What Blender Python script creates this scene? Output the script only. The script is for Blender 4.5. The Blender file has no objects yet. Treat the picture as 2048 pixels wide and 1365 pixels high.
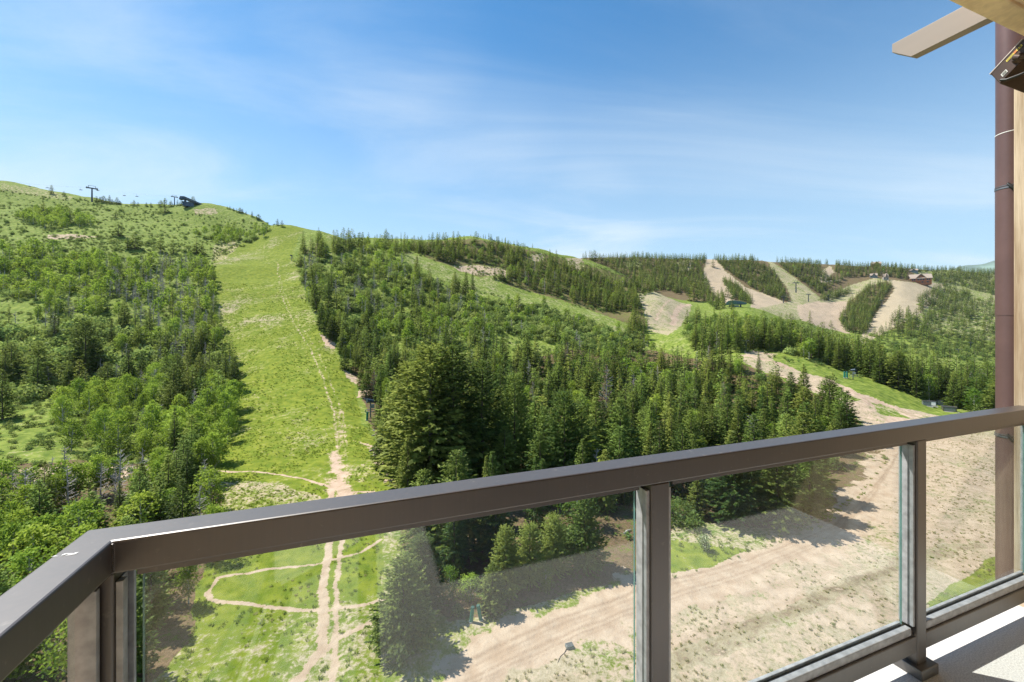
import bpy, bmesh, math, random
import numpy as np
from mathutils import Vector, Matrix

random.seed(7)
RNG = np.random.default_rng(11)
sc = bpy.context.scene
COL = sc.collection

# ---------------------------------------------------------------- camera
F, CX, CY, W = 805.0, 1024.0, 648.0, 2048.0      # focal length and horizon in photo pixels
EYE = 29.0                                        # eye above the valley floor
cam = bpy.data.objects.new('camera', bpy.data.cameras.new('camera'))
COL.objects.link(cam)
cam.location = (0, 0, EYE)
cam.rotation_euler = (math.radians(90), 0, 0)
cam.data.sensor_width = 36.0
cam.data.lens = F / W * 36.0
cam.data.shift_y = -(682.5 - CY) / W
cam.data.clip_start = 0.05
cam.data.clip_end = 9000
sc.camera = cam

# ---------------------------------------------------------------- light
SUN_EL = math.radians(57)
SUN_H = Vector((-0.945, 0.33, 0)).normalized()
sun_dir = Vector((SUN_H.x * math.cos(SUN_EL), SUN_H.y * math.cos(SUN_EL), math.sin(SUN_EL)))
sl = bpy.data.lights.new('sun', 'SUN')
sl.energy = 5.0
sl.angle = math.radians(0.5)
sl.color = (1.0, 0.955, 0.88)
so = bpy.data.objects.new('sun', sl)
COL.objects.link(so)
so.rotation_euler = (-sun_dir).to_track_quat('-Z', 'Y').to_euler()
so.location = (-60, 30, 160)

sc.view_settings.view_transform = 'Standard'
sc.view_settings.look = 'None'
sc.view_settings.exposure = 0.78
sc.view_settings.gamma = 1
sc.cycles.use_denoising = True
sc.cycles.denoising_input_passes = 'RGB_ALBEDO_NORMAL'
sc.cycles.denoising_prefilter = 'NONE'
sc.cycles.max_bounces = 8
sc.cycles.transparent_max_bounces = 16
sc.cycles.caustics_reflective = False
sc.cycles.caustics_refractive = False
sc.cycles.sample_clamp_indirect = 6


# ---------------------------------------------------------------- node helpers
class NT:
    def __init__(self, tree):
        self.t = tree
        self.n = tree.nodes
        self.l = tree.links

    def node(self, kind, **kw):
        nd = self.n.new(kind)
        for k, v in kw.items():
            setattr(nd, k, v)
        return nd

    def put(self, sock, v):
        if v is None:
            return
        if hasattr(v, 'is_output') or hasattr(v, 'links'):
            self.l.new(v, sock)
        else:
            if isinstance(v, (tuple, list)) and len(v) == 3 and sock.type == 'RGBA':
                v = (*v, 1)
            sock.default_value = v

    def math(self, op, a, b=None, c=None, clamp=False):
        nd = self.node('ShaderNodeMath', operation=op, use_clamp=clamp)
        for i, v in enumerate((a, b, c)):
            if v is not None:
                self.put(nd.inputs[i], v)
        return nd.outputs[0]

    def mix(self, f, a, b, blend='MIX'):
        nd = self.node('ShaderNodeMix', data_type='RGBA', blend_type=blend)
        self.put(nd.inputs[0], f)
        self.put(nd.inputs[6], a)
        self.put(nd.inputs[7], b)
        return nd.outputs[2]

    def noise(self, vec, scale, detail=4, rough=0.55, out=0):
        nd = self.node('ShaderNodeTexNoise')
        if vec is not None:
            self.put(nd.inputs['Vector'], vec)
        nd.inputs['Scale'].default_value = scale
        nd.inputs['Detail'].default_value = detail
        nd.inputs['Roughness'].default_value = rough
        return nd.outputs[out]

    def ramp(self, f, a, b):
        nd = self.node('ShaderNodeMapRange', interpolation_type='SMOOTHSTEP')
        self.put(nd.inputs[0], f)
        self.put(nd.inputs[1], a)
        self.put(nd.inputs[2], b)
        return nd.outputs[0]

    def obj(self):
        return self.node('ShaderNodeTexCoord').outputs['Object']

    def scale(self, v, s):
        nd = self.node('ShaderNodeMapping')
        self.put(nd.inputs[0], v)
        nd.inputs[3].default_value = s
        return nd.outputs[0]

    def bump(self, h, strength=0.3, dist=0.02):
        nd = self.node('ShaderNodeBump')
        self.put(nd.inputs['Height'], h)
        nd.inputs['Strength'].default_value = strength
        nd.inputs['Distance'].default_value = dist
        return nd.outputs[0]


def new_mat(name):
    m = bpy.data.materials.new(name)
    m.use_nodes = True
    t = NT(m.node_tree)
    b = m.node_tree.nodes['Principled BSDF']
    return m, t, b


def simple(name, col, rough=0.6, metal=0.0, var=0.15, nscale=6.0, bump=0.0, bdist=0.01, stretch=(1, 1, 1), spec=0.5):
    m, t, b = new_mat(name)
    v = t.scale(t.obj(), stretch)
    n = t.noise(v, nscale, 5)
    c = t.mix(t.ramp(n, 0.3, 0.7), tuple(x * (1 - var) for x in col), tuple(min(1, x * (1 + var)) for x in col))
    t.put(b.inputs['Base Color'], c)
    b.inputs['Roughness'].default_value = rough
    b.inputs['Metallic'].default_value = metal
    b.inputs['Specular IOR Level'].default_value = spec
    if bump:
        t.put(b.inputs['Normal'], t.bump(n, bump, bdist))
    return m


def foliage_mat(name, dark, light, transl=0.35, hvar=0.02, nscale=0.5, mid=(0, 0, -0.3), soft=0.6):
    m, t, b = new_mat(name)
    rnd = t.node('ShaderNodeObjectInfo').outputs['Random']
    n = t.noise(t.obj(), nscale, 3)
    geo = t.node('ShaderNodeNewGeometry').outputs['Random Per Island']
    f = t.math('ADD', t.math('MULTIPLY', n, 0.5), t.math('MULTIPLY', geo, 0.5))
    f = t.math('ADD', f, t.math('MULTIPLY', t.math('SUBTRACT', rnd, 0.5), 0.55))
    c = t.mix(t.ramp(f, 0.1, 0.95), dark, light)
    hs = t.node('ShaderNodeHueSaturation')
    h2 = t.math('FRACT', t.math('MULTIPLY', rnd, 17.31))
    t.put(hs.inputs['Hue'], t.math('ADD', 0.5, t.math('MULTIPLY', t.math('SUBTRACT', h2, 0.5), hvar * 2)))
    t.put(hs.inputs['Color'], c)
    c = hs.outputs[0]
    t.n.remove(b)
    # needles and leaves scatter as a rounded mass: lean the shading normal outward from the crown
    ov = t.node('ShaderNodeVectorMath', operation='SUBTRACT')
    t.put(ov.inputs[0], t.obj())
    ov.inputs[1].default_value = mid
    if mid[2] < 0:
        mp_ = t.node('ShaderNodeVectorMath', operation='MULTIPLY')
        t.l.new(ov.outputs[0], mp_.inputs[0])
        mp_.inputs[1].default_value = (4.0, 4.0, 0.35)
        ov = mp_
    vt = t.node('ShaderNodeVectorTransform', vector_type='NORMAL', convert_from='OBJECT', convert_to='WORLD')
    t.l.new(ov.outputs[0], vt.inputs[0])
    nn = t.node('ShaderNodeVectorMath', operation='NORMALIZE')
    t.l.new(vt.outputs[0], nn.inputs[0])
    sc_ = t.node('ShaderNodeVectorMath', operation='SCALE')
    t.l.new(nn.outputs[0], sc_.inputs[0])
    sc_.inputs[3].default_value = soft / max(1e-3, 1 - soft)
    ad = t.node('ShaderNodeVectorMath', operation='ADD')
    t.l.new(sc_.outputs[0], ad.inputs[0])
    t.l.new(t.node('ShaderNodeNewGeometry').outputs['Normal'], ad.inputs[1])
    nf_ = t.node('ShaderNodeVectorMath', operation='NORMALIZE')
    t.l.new(ad.outputs[0], nf_.inputs[0])
    d = t.node('ShaderNodeBsdfDiffuse')
    t.put(d.inputs[0], c)
    t.l.new(nf_.outputs[0], d.inputs['Normal'])
    tr = t.node('ShaderNodeBsdfTranslucent')
    t.put(tr.inputs[0], t.mix(0.5, c, (min(1, light[0] * 1.3), min(1, light[1] * 1.4), light[2])))
    g = t.node('ShaderNodeBsdfGlossy')
    g.inputs['Roughness'].default_value = 0.55
    g.inputs[0].default_value = (0.6, 0.65, 0.6, 1)
    mx = t.node('ShaderNodeMixShader')
    mx.inputs[0].default_value = transl
    t.l.new(d.outputs[0], mx.inputs[1])
    t.l.new(tr.outputs[0], mx.inputs[2])
    mx2 = t.node('ShaderNodeMixShader')
    mx2.inputs[0].default_value = 0.015
    t.l.new(mx.outputs[0], mx2.inputs[1])
    t.l.new(g.outputs[0], mx2.inputs[2])
    t.l.new(mx2.outputs[0], t.n['Material Output'].inputs[0])
    return m


# ---------------------------------------------------------------- sky
world = bpy.data.worlds.new('World')
sc.world = world
world.use_nodes = True
t = NT(world.node_tree)
bg = world.node_tree.nodes['Background']
sky = t.node('ShaderNodeTexSky', sky_type='NISHITA')
sky.sun_disc = False
sky.sun_elevation = SUN_EL
sky.sun_rotation = math.atan2(SUN_H.x, SUN_H.y)
sky.altitude = 900
sky.air_density = 1.0
sky.dust_density = 0.15
sky.ozone_density = 1.0
gen = t.node('ShaderNodeTexCoord').outputs['Generated']
sep = t.node('ShaderNodeSeparateXYZ')
t.put(sep.inputs[0], gen)
den = t.math('ADD', t.math('MAXIMUM', sep.outputs[2], 0.0), 0.16)
cmb = t.node('ShaderNodeCombineXYZ')
t.put(cmb.inputs[0], t.math('DIVIDE', sep.outputs[0], den))
t.put(cmb.inputs[1], t.math('DIVIDE', sep.outputs[1], den))
mp = t.node('ShaderNodeMapping')
t.put(mp.inputs[0], cmb.outputs[0])
mp.inputs[2].default_value = (0, 0, math.radians(-24))
mp.inputs[3].default_value = (0.55, 1.5, 1)
mp.inputs[1].default_value = (2.3, 0.7, 0)
nz = t.node('ShaderNodeTexNoise')
t.put(nz.inputs['Vector'], mp.outputs[0])
nz.inputs['Scale'].default_value = 0.85
nz.inputs['Detail'].default_value = 9
nz.inputs['Roughness'].default_value = 0.58
nz.inputs['Distortion'].default_value = 0.7
big = t.noise(cmb.outputs[0], 0.42, 2)
cl = t.math('MULTIPLY', t.ramp(nz.outputs[0], 0.40, 0.72), t.ramp(big, 0.30, 0.52))
low = t.math('SUBTRACT', 1.0, t.ramp(sep.outputs[2], 0.02, 0.42))
clf = t.math('MULTIPLY', cl, t.math('ADD', 0.28, t.math('MULTIPLY', low, 0.40)), clamp=True)
for ax, az, c0, c1, amt in ((-0.32, 0.72, 0.972, 0.998, 0.30), (-0.62, 0.50, 0.955, 0.998, 0.12), (-0.15, 0.44, 0.965, 0.999, 0.16), (0.18, 0.24, 0.985, 0.9995, 0.5), (-0.95, 0.40, 0.95, 0.998, 0.22)):
    dv = Vector((ax, 1.0, az)).normalized()
    dt = t.node('ShaderNodeVectorMath', operation='DOT_PRODUCT')
    t.put(dt.inputs[0], gen)
    dt.inputs[1].default_value = dv
    wisp = t.math('MULTIPLY', t.ramp(dt.outputs['Value'], c0, c1), t.math('MULTIPLY', t.ramp(nz.outputs[0], 0.34, 0.72), amt))
    clf = t.math('SUBTRACT', t.math('ADD', clf, wisp), t.math('MULTIPLY', clf, wisp))
skyb = t.mix(1.0, sky.outputs[0], (0.60, 1.00, 1.10), 'MULTIPLY')
skyb = t.mix(t.ramp(sep.outputs[2], 0.10, 0.60), skyb, t.mix(1.0, skyb, (0.66, 0.86, 0.95), 'MULTIPLY'))
pale = t.math('SUBTRACT', 1.0, t.ramp(sep.outputs[2], -0.02, 0.66))
skyb = t.mix(t.math('MULTIPLY', pale, 0.80), skyb, (3.2, 4.15, 4.95))
skyc = t.mix(clf, skyb, (4.6, 5.25, 5.8))
t.put(bg.inputs[0], skyc)
bg.inputs[1].default_value = 0.108


# ---------------------------------------------------------------- numpy helpers
def pchip(xs, ys, x):
    xs = np.asarray(xs, float)
    ys = np.asarray(ys, float)
    h = np.diff(xs)
    dl = np.diff(ys) / h
    m = np.zeros_like(xs)
    for i in range(1, len(xs) - 1):
        if dl[i - 1] * dl[i] > 0:
            w1, w2 = 2 * h[i] + h[i - 1], h[i] + 2 * h[i - 1]
            m[i] = (w1 + w2) / (w1 / dl[i - 1] + w2 / dl[i])
    m[0], m[-1] = dl[0], dl[-1]
    x = np.clip(x, xs[0], xs[-1])
    k = np.clip(np.searchsorted(xs, x) - 1, 0, len(h) - 1)
    s = (x - xs[k]) / h[k]
    return ((1 + 2 * s) * (1 - s) ** 2 * ys[k] + s * (1 - s) ** 2 * h[k] * m[k]
            + s * s * (3 - 2 * s) * ys[k + 1] + s * s * (s - 1) * h[k] * m[k + 1])


def vnoise(x, y, seed=0):
    xi = np.floor(x).astype(np.int64)
    yi = np.floor(y).astype(np.int64)
    fx, fy = x - xi, y - yi
    fx = fx * fx * (3 - 2 * fx)
    fy = fy * fy * (3 - 2 * fy)

    def hsh(a, b):
        n = (a * 374761393 + b * 668265263 + seed * 1442695041) & 0xffffffff
        n = ((n ^ (n >> 13)) * 1274126177) & 0xffffffff
        return ((n ^ (n >> 16)) & 0xffff) / 65535.0
    return ((hsh(xi, yi) * (1 - fx) + hsh(xi + 1, yi) * fx) * (1 - fy)
            + (hsh(xi, yi + 1) * (1 - fx) + hsh(xi + 1, yi + 1) * fx) * fy)


def fbm(x, y, seed=0, o=4):
    s, a, tot = 0, 0.5, 0
    for i in range(o):
        s = s + a * vnoise(x * 2 ** i, y * 2 ** i, seed + i)
        tot += a
        a *= 0.5
    return s / tot


def inpoly(poly, x, y):
    x = np.asarray(x, float)
    y = np.asarray(y, float)
    r = np.zeros(x.shape, bool)
    n = len(poly)
    for i in range(n):
        x1, y1 = poly[i]
        x2, y2 = poly[(i + 1) % n]
        if y1 == y2:
            continue
        c = ((y1 > y) != (y2 > y)) & (x < (x2 - x1) * (y - y1) / (y2 - y1) + x1)
        r ^= c
    return r


# ---------------------------------------------------------------- terrain
# hillside profiles: for a bearing (as photo column) the ground's slope line: (distance ahead, photo row)
PROF = {
    -800: [(40, 1232), (55, 1072), (75, 950), (130, 790), (200, 620), (300, 480), (400, 405), (480, 355)],
    0: [(40, 1232), (55, 1072), (75, 950), (130, 790), (200, 620), (300, 480), (400, 410), (480, 368)],
    100: [(40, 1232), (55, 1072), (75, 953), (130, 790), (200, 620), (300, 485), (400, 418), (480, 386)],
    200: [(40, 1232), (55, 1072), (75, 955), (100, 885), (140, 780), (200, 620), (300, 490), (400, 428), (470, 403)],
    300: [(55, 1072), (75, 955), (100, 882), (140, 780), (205, 625), (300, 505), (395, 440), (460, 412)],
    400: [(55, 1072), (75, 960), (100, 880), (150, 770), (210, 640), (290, 530), (380, 455), (450, 407)],
    450: [(55, 1072), (78, 952), (105, 868), (150, 765), (210, 640), (290, 535), (380, 465), (440, 415)],
    500: [(55, 1072), (78, 948), (110, 850), (150, 757), (210, 640), (290, 535), (370, 475), (420, 431)],
    560: [(55, 1072), (78, 948), (110, 850), (150, 750), (210, 637), (270, 560), (330, 500), (390, 453)],
    640: [(55, 1072), (78, 947), (110, 850), (150, 750), (200, 652), (260, 572), (320, 508), (380, 464)],
    720: [(55, 1072), (78, 947), (110, 860), (150, 765), (200, 670), (260, 585), (320, 525), (400, 480), (430, 476)],
    800: [(55, 1072), (78, 947), (110, 868), (150, 775), (200, 680), (260, 600), (310, 538), (335, 514), (380, 500), (450, 480)],
    850: [(55, 1072), (78, 947), (110, 868), (150, 780), (200, 682), (260, 605), (300, 558), (340, 526), (400, 502), (460, 484)],
    940: [(55, 1072), (78, 947), (110, 868), (150, 785), (200, 690), (250, 632), (300, 582), (340, 552), (400, 510), (460, 474)],
    1050: [(60, 1037), (80, 940), (110, 872), (150, 795), (200, 705), (250, 650), (290, 612), (330, 588), (380, 555), (440, 517), (480, 494)],
    1170: [(60, 1037), (80, 940), (110, 875), (150, 805), (200, 725), (260, 660), (330, 618), (400, 575), (460, 540), (500, 521), (620, 560), (900, 519)],
    1240: [(60, 1037), (80, 940), (110, 877), (150, 810), (200, 740), (260, 675), (330, 632), (400, 590), (460, 562), (510, 548), (620, 575), (900, 518)],
    1300: [(60, 1037), (90, 907), (110, 876), (150, 815), (200, 755), (260, 695), (300, 662), (400, 592), (440, 584), (560, 585), (700, 552), (900, 519)],
    1400: [(60, 1037), (90, 907), (110, 873), (150, 800), (180, 745), (230, 692), (270, 664), (330, 650), (400, 622), (470, 610), (560, 596), (700, 562), (900, 521)],
    1480: [(60, 1037), (90, 905), (110, 862), (140, 790), (165, 722), (190, 702), (240, 670), (300, 655), (420, 615), (560, 600), (700, 572), (900, 522)],
    1600: [(60, 1037), (90, 905), (110, 858), (130, 808), (150, 757), (180, 717), (220, 692), (280, 668), (350, 665), (430, 648), (560, 625), (700, 587), (950, 529)],
    1700: [(60, 1037), (90, 905), (115, 840), (140, 780), (165, 750), (200, 728), (260, 715), (350, 715), (430, 690), (560, 647), (750, 587), (950, 533)],
    1800: [(60, 1037), (90, 905), (115, 848), (140, 803), (165, 772), (200, 748), (260, 735), (350, 735), (450, 690), (600, 627), (750, 574), (950, 538)],
    1900: [(60, 1037), (90, 905), (120, 846), (150, 811), (180, 780), (240, 752), (350, 735), (450, 700), (600, 642), (800, 582), (1000, 543)],
    2000: [(60, 1037), (90, 905), (130, 832), (150, 811), (180, 785), (240, 762), (350, 745), (450, 712), (600, 652), (800, 592), (1000, 549)],
    2900: [(60, 1037), (90, 905), (130, 832), (150, 811), (180, 785), (240, 762), (350, 745), (450, 712), (600, 652), (800, 592), (1000, 549)],
}
LY = np.linspace(math.log(8.0), math.log(1500.0), 1050)
YS = np.exp(LY)
UKEY = np.array(sorted(PROF), float)
ZK = []
for u in sorted(PROF):
    pr = PROF[u]
    ys = [8.0, 20.0, 34.0] + [p[0] for p in pr if p[0] > 36]
    zs = [EYE - 29.0] * 3 + [EYE - (p[1] - CY) / F * p[0] for p in pr if p[0] > 36]
    zl, yl = zs[-1], ys[-1]
    ys += [yl + 45, yl + 160, 1500.0 if yl + 160 < 1450 else yl + 500]
    zs += [zl - 4, zl - 45, zl - 120]
    ZK.append(pchip(np.log(ys), zs, LY))
ZK = np.array(ZK)
US = np.concatenate([np.arange(-800, -60, 20), np.arange(-60, 2110, 3), np.arange(2110, 2905, 30)]).astype(float)
ZG = np.empty((len(US), len(YS)))
for j in range(len(YS)):
    ZG[:, j] = pchip(UKEY, ZK[:, j], US)
UU, YY = np.meshgrid(US, YS, indexing='ij')
XX = (UU - CX) / F * YY
ruf = np.clip((YY - 36) / 60, 0.08, 1)
ZG += ((fbm(XX / 34, YY / 34, 3) - 0.5) * 5.0 * np.clip((YY - 60) / 200, 0, 1)
       + (fbm(XX / 9, YY / 9, 5) - 0.5) * 1.5 * ruf + (fbm(XX / 2.2, YY / 2.2, 8, 3) - 0.5) * 0.30)
PG = CY + F * (EYE - ZG) / YY          # photo row of every ground vertex
HOR = np.minimum.accumulate(PG, axis=1)   # skyline of everything nearer, per column


def grid_at(G, u, Y):
    u = np.asarray(u, float)
    Y = np.asarray(Y, float)
    iu = np.clip(np.searchsorted(US, u) - 1, 0, len(US) - 2)
    fu = np.clip((u - US[iu]) / (US[iu + 1] - US[iu]), 0, 1)
    q = np.clip((np.log(Y) - LY[0]) / (LY[1] - LY[0]), 0, len(LY) - 1.001)
    iy = q.astype(int)
    fy = q - iy
    return ((G[iu, iy] * (1 - fu) + G[iu + 1, iy] * fu) * (1 - fy)
            + (G[iu, iy + 1] * (1 - fu) + G[iu + 1, iy + 1] * fu) * fy)


def ground_xy(x, y):
    return float(grid_at(ZG, x / y * F + CX, y))


def at(px, py, ymin=20, ymax=1400):
    """ground point seen at a photo pixel (first hit beyond ymin)"""
    Ys = np.exp(np.linspace(math.log(ymin), math.log(ymax), 1500))
    p = grid_at(PG, np.full(Ys.shape, px), Ys)
    hit = np.nonzero(p <= py)[0]
    Y = Ys[hit[0]] if len(hit) else Ys[np.argmin(p)]
    return Vector(((px - CX) / F * Y, Y, float(grid_at(ZG, px, Y))))


# ground cover masks ---------------------------------------------------------
jit = 6.0 * F / YY / 4.0
JU = UU + (fbm(XX / 6, YY / 6, 21) - 0.5) * jit * 2.2
JP = PG + (fbm(XX / 6, YY / 6, 31) - 0.5) * np.minimum(jit, 14) * 1.2
dirt = np.zeros_like(ZG)
dry = np.full_like(ZG, 0.30)
litter = np.zeros_like(ZG)
sage = np.zeros_like(ZG)


def region(poly, y0=0, y1=9999):
    return inpoly(poly, JU, JP) & (YY > y0) & (YY < y1)


def track(pts, width, arr, val=1.0, y0=20, y1=1400, soft=0.8):  # a strip along a line on the ground
    P = [at(a, b, y0, y1) for a, b in pts]
    d = np.full(ZG.shape, 1e9)
    wx = XX + (fbm(XX / 3, YY / 3, 41) - 0.5) * width * 1.2
    wy = YY + (fbm(XX / 3, YY / 3, 51) - 0.5) * width * 1.2
    for p, q in zip(P[:-1], P[1:]):
        dx, dy = q.x - p.x, q.y - p.y
        L = dx * dx + dy * dy + 1e-9
        s = np.clip(((wx - p.x) * dx + (wy - p.y) * dy) / L, 0, 1)
        d = np.minimum(d, np.hypot(wx - p.x - s * dx, wy - p.y - s * dy))
    m = np.clip((width / 2 + soft - d) / (2 * soft), 0, 1) * val
    np.maximum(arr, m, out=arr)


MAIN_RUN = [(612, 456), (545, 450), (500, 484), (432, 500), (425, 540), (437, 640), (440, 690), (470, 745), (462, 800), (440, 870),
            (425, 945), (440, 1000), (420, 1100), (395, 1210), (375, 1290), (240, 1420), (860, 1420), (790, 1230), (760, 1120), (795, 985),
            (755, 900), (725, 840), (700, 760), (662, 690), (622, 625), (602, 560), (585, 505), (600, 470)]
DIRT_BIG = [(700, 1460), (860, 1420), (985, 1305), (1100, 1248), (1300, 1168), (1500, 1112), (1640, 1058), (1735, 992), (1790, 912), (1735, 862),
            (1690, 812), (1600, 772), (1490, 728), (1488, 700), (1560, 708), (1650, 736), (1740, 762), (1830, 797), (1900, 824),
            (2000, 842), (2200, 870), (2900, 900), (2900, 1500)]
RUN2 = [(790, 492), (835, 512), (880, 528), (950, 557), (1030, 582), (1100, 600), (1180, 622), (1265, 660), (1310, 688), (1270, 690),
        (1180, 645), (1070, 612), (1000, 600), (935, 586), (880, 556), (825, 528), (795, 508)]
RUN3 = [(1275, 588), (1325, 582), (1385, 603), (1378, 630), (1358, 655), (1335, 672), (1295, 660), (1288, 625)]
FAR_RUNS = [
    ([(1414, 508), (1424, 508), (1450, 542), (1490, 575), (1560, 600), (1580, 612), (1500, 620), (1505, 605), (1480, 572), (1444, 555),
      (1470, 600), (1450, 608), (1425, 585), (1404, 556), (1410, 535)], 0.46, 0.9),
    ([(1532, 518), (1562, 536), (1602, 566), (1640, 596), (1606, 640), (1556, 640), (1510, 618), (1585, 603), (1574, 575), (1550, 545)], 0.08, 0.55),
    ([(1593, 612), (1640, 602), (1695, 603), (1690, 640), (1700, 668), (1640, 655), (1600, 640)], 0.52, 0.85),
    ([(1640, 596), (1700, 572), (1752, 556), (1772, 562), (1735, 575), (1700, 602), (1640, 606)], 0.05, 0.55),
    ([(1640, 545), (1660, 532), (1668, 545), (1650, 562), (1690, 560), (1640, 566)], 0.5, 0.8),
    ([(1774, 560), (1830, 566), (1886, 568), (1876, 597), (1836, 630), (1786, 656), (1728, 690), (1716, 680), (1742, 640), (1776, 600), (1790, 578)], 0.25, 0.95),
    ([(1255, 522), (1285, 525), (1280, 535), (1250, 533)], 0.0, 0.5),
    ([(1355, 525), (1385, 520), (1380, 540), (1362, 545)], 0.4, 0.7),
]
FORESTFLOOR = [
    [(0, 985), (230, 960), (330, 925), (440, 960), (440, 1000), (420, 1100), (395, 1210), (375, 1290), (240, 1420), (-800, 1420), (-800, 985)],
    [(700, 735), (850, 735), (1000, 740), (1130, 700), (1300, 700), (1400, 720), (1490, 730), (1600, 775), (1690, 815), (1735, 865), (1790, 915),
     (1735, 990), (1640, 1040), (1560, 1062), (1345, 1045), (1280, 1150), (1130, 1190), (990, 1230), (880, 1245), (800, 1140), (795, 985), (745, 850)],
]
litter[(YY > 95)] = 0.15
for p in FORESTFLOOR:
    litter[region(p, 30, 300)] = 0.62
for p in ([(800, 490), (940, 478), (1000, 486), (1170, 528), (1290, 565), (1290, 660), (1150, 610), (950, 552), (850, 515)],):
    litter[region(p, 300, 620)] = 0.55
sage[(YY > 55)] = 1.0
dry[UU > 430] = 0.26
dry[(YY < 62) & (UU > 430)] = 0.5
dry[(UU <= 440)] = 0.22
litter[region([(-50, 930), (120, 925), (330, 925), (250, 965), (100, 975), (-50, 985)], 60, 140)] = 0.6
dirt[region([(30, 940), (150, 930), (300, 935), (240, 958), (90, 968)], 60, 140)] = 0.55
far = (YY > 520)
dry[far] = 0.45
litter[far] = np.where(UU[far] < 1830, 0.62, 0.30)
m = region(MAIN_RUN, 28, 420)
litter[m] = 0
sage[m] = 0
lush = fbm(XX / 26, YY / 26, 61)
dry[m] = np.clip((lush[m] - 0.30) * 1.0, 0.05, 0.48)
dirt[m] = np.clip((fbm(XX / 7, YY / 7, 71)[m] - 0.66) * 2.0, 0, 0.30)
dry[m & (YY > 230)] += 0.02
mm = m & (YY < 62)
dry[mm] = np.clip(0.20 + (lush[mm] - 0.40) * 1.2, 0.06, 0.48)
m = region([(440, 960), (560, 968), (640, 990), (650, 1005), (430, 1045)], 40, 120)
dry[m] = 0.5
m = region([(480, 1225), (660, 1240), (640, 1290), (560, 1365), (430, 1400), (470, 1300)], 28, 60)
dry[m] = 0.36
m = region(DIRT_BIG, 8, 260)
litter[m] = 0
dry[m] = np.clip(0.80 + (fbm(XX / 9, YY / 9, 81)[m] - 0.5) * 0.9, 0.5, 1)
dirt[m] = np.clip(0.50 + (fbm(XX / 12, YY / 12, 91)[m] - 0.5) * 0.7, 0.22, 0.8)
for p, dv, rv in FAR_RUNS:
    m = region(p, 430, 1300)
    dirt[m] = dv
    dry[m] = rv
    litter[m] = 0
m = region(RUN2, 200, 480)
litter[m] = 0
dry[m] = 0.36
m = region(RUN3, 240, 470)
litter[m] = 0
dry[m] = 0.62
dirt[m] = 0.25
for p, v in (([(905, 532), (960, 530), (1012, 540), (1014, 556), (960, 552), (915, 542)], 0.6),
             ([(1060, 510), (1085, 505), (1090, 522), (1065, 526)], 0.55), ([(1130, 515), (1168, 518), (1165, 545), (1140, 540)], 0.55),
             ([(945, 560), (1000, 548), (1020, 560), (980, 572)], 0.4)):
    m = region(p, 300, 520)
    dirt[m] = v
    litter[m] = 0
for p, v in (([(0, 366), (80, 378), (150, 395), (140, 402), (60, 392), (0, 382)], 0.42), ([(95, 470), (150, 468), (200, 474), (150, 480), (90, 478)], 0.6),
             ([(425, 490), (470, 482), (480, 492), (450, 520), (422, 525)], 0.45), ([(385, 418), (430, 415), (440, 428), (390, 432)], 0.5),
             ([(715, 765), (740, 770), (735, 800), (712, 795)], 0.75), ([(705, 885), (770, 900), (790, 960), (770, 965), (745, 905)], 0.6),
             ([(640, 668), (672, 688), (668, 700), (648, 690)], 0.8), ([(690, 735), (722, 762), (715, 775), (695, 755)], 0.6)):
    m = region(p, 40, 520)
    dirt[m] = np.maximum(dirt[m], v)
# vehicle tracks and foot trails
track([(553, 520), (560, 580), (588, 648), (622, 700), (648, 760), (668, 830), (676, 900), (672, 985)], 1.0, dirt, 0.62, soft=0.6)
track([(556, 520), (566, 580), (598, 648), (634, 700), (662, 765), (686, 830), (694, 900), (694, 985)], 0.9, dirt, 0.56, soft=0.6)
track([(668, 905), (676, 950), (684, 995)], 3.6, dirt, 0.72, soft=1.6)
track([(676, 815), (684, 900)], 2.2, dirt, 0.5, soft=1.2)
track([(662, 985), (655, 1100), (646, 1200), (640, 1300), (600, 1365), (570, 1420)], 1.0, dirt, 0.95, soft=0.35)
track([(690, 985), (682, 1090), (672, 1200), (668, 1300), (660, 1420)], 0.7, dirt, 0.85, soft=0.35)
track([(436, 943), (560, 950), (640, 968), (690, 985), (745, 985)], 0.7, dirt, 0.9, soft=0.3)
track([(432, 1158), (538, 1139), (641, 1127), (720, 1108), (760, 1080)], 0.5, dirt, 0.9, soft=0.25)
track([(432, 1158), (416, 1185), (422, 1200), (538, 1214), (662, 1224), (778, 1199)], 0.5, dirt, 0.95, soft=0.25)
track([(590, 1365), (662, 1292), (720, 1258), (790, 1225)], 0.7, dirt, 0.9, soft=0.3)
track([(440, 585), (520, 590), (600, 597)], 1.2, litter, 0.7)
track([(440, 780), (560, 790), (690, 790)], 0.8, litter, 0.45)
# the graded road across the dry grass
road = np.zeros_like(ZG)
track([(960, 1340), (1100, 1268), (1300, 1192), (1500, 1132), (1660, 1068), (1745, 990), (1800, 900)], 5.6, road, 1.0, soft=1.4)
track([(1800, 900), (1800, 840), (1740, 800), (1640, 752), (1500, 712)], 5.0, road, 1.0, soft=2.0)
track([(1830, 860), (1780, 815), (1690, 768)], 4.0, road, 0.9, soft=1.5)
track([(1345, 650), (1352, 625), (1378, 605)], 4.0, road, 0.9, 240, 470, soft=1.5)
track([(1310, 640), (1330, 610), (1350, 598)], 3.0, road, 0.6, 240, 470, soft=1.5)
ruts = np.zeros_like(ZG)
for off, wd, st_ in ((-26, .35, .8), (-12, .30, .55), (-2, .22, .4), (11, .34, .7), (24, .25, .8), (33, .2, .5)):
    track([(930, 1352 + off), (1100, 1272 + off), (1300, 1195 + off * .8), (1500, 1136 + off * .62), (1660, 1070 + off * .45), (1745, 990 + off * .3), (1798, 905)], wd, ruts, st_, soft=0.16)
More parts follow.
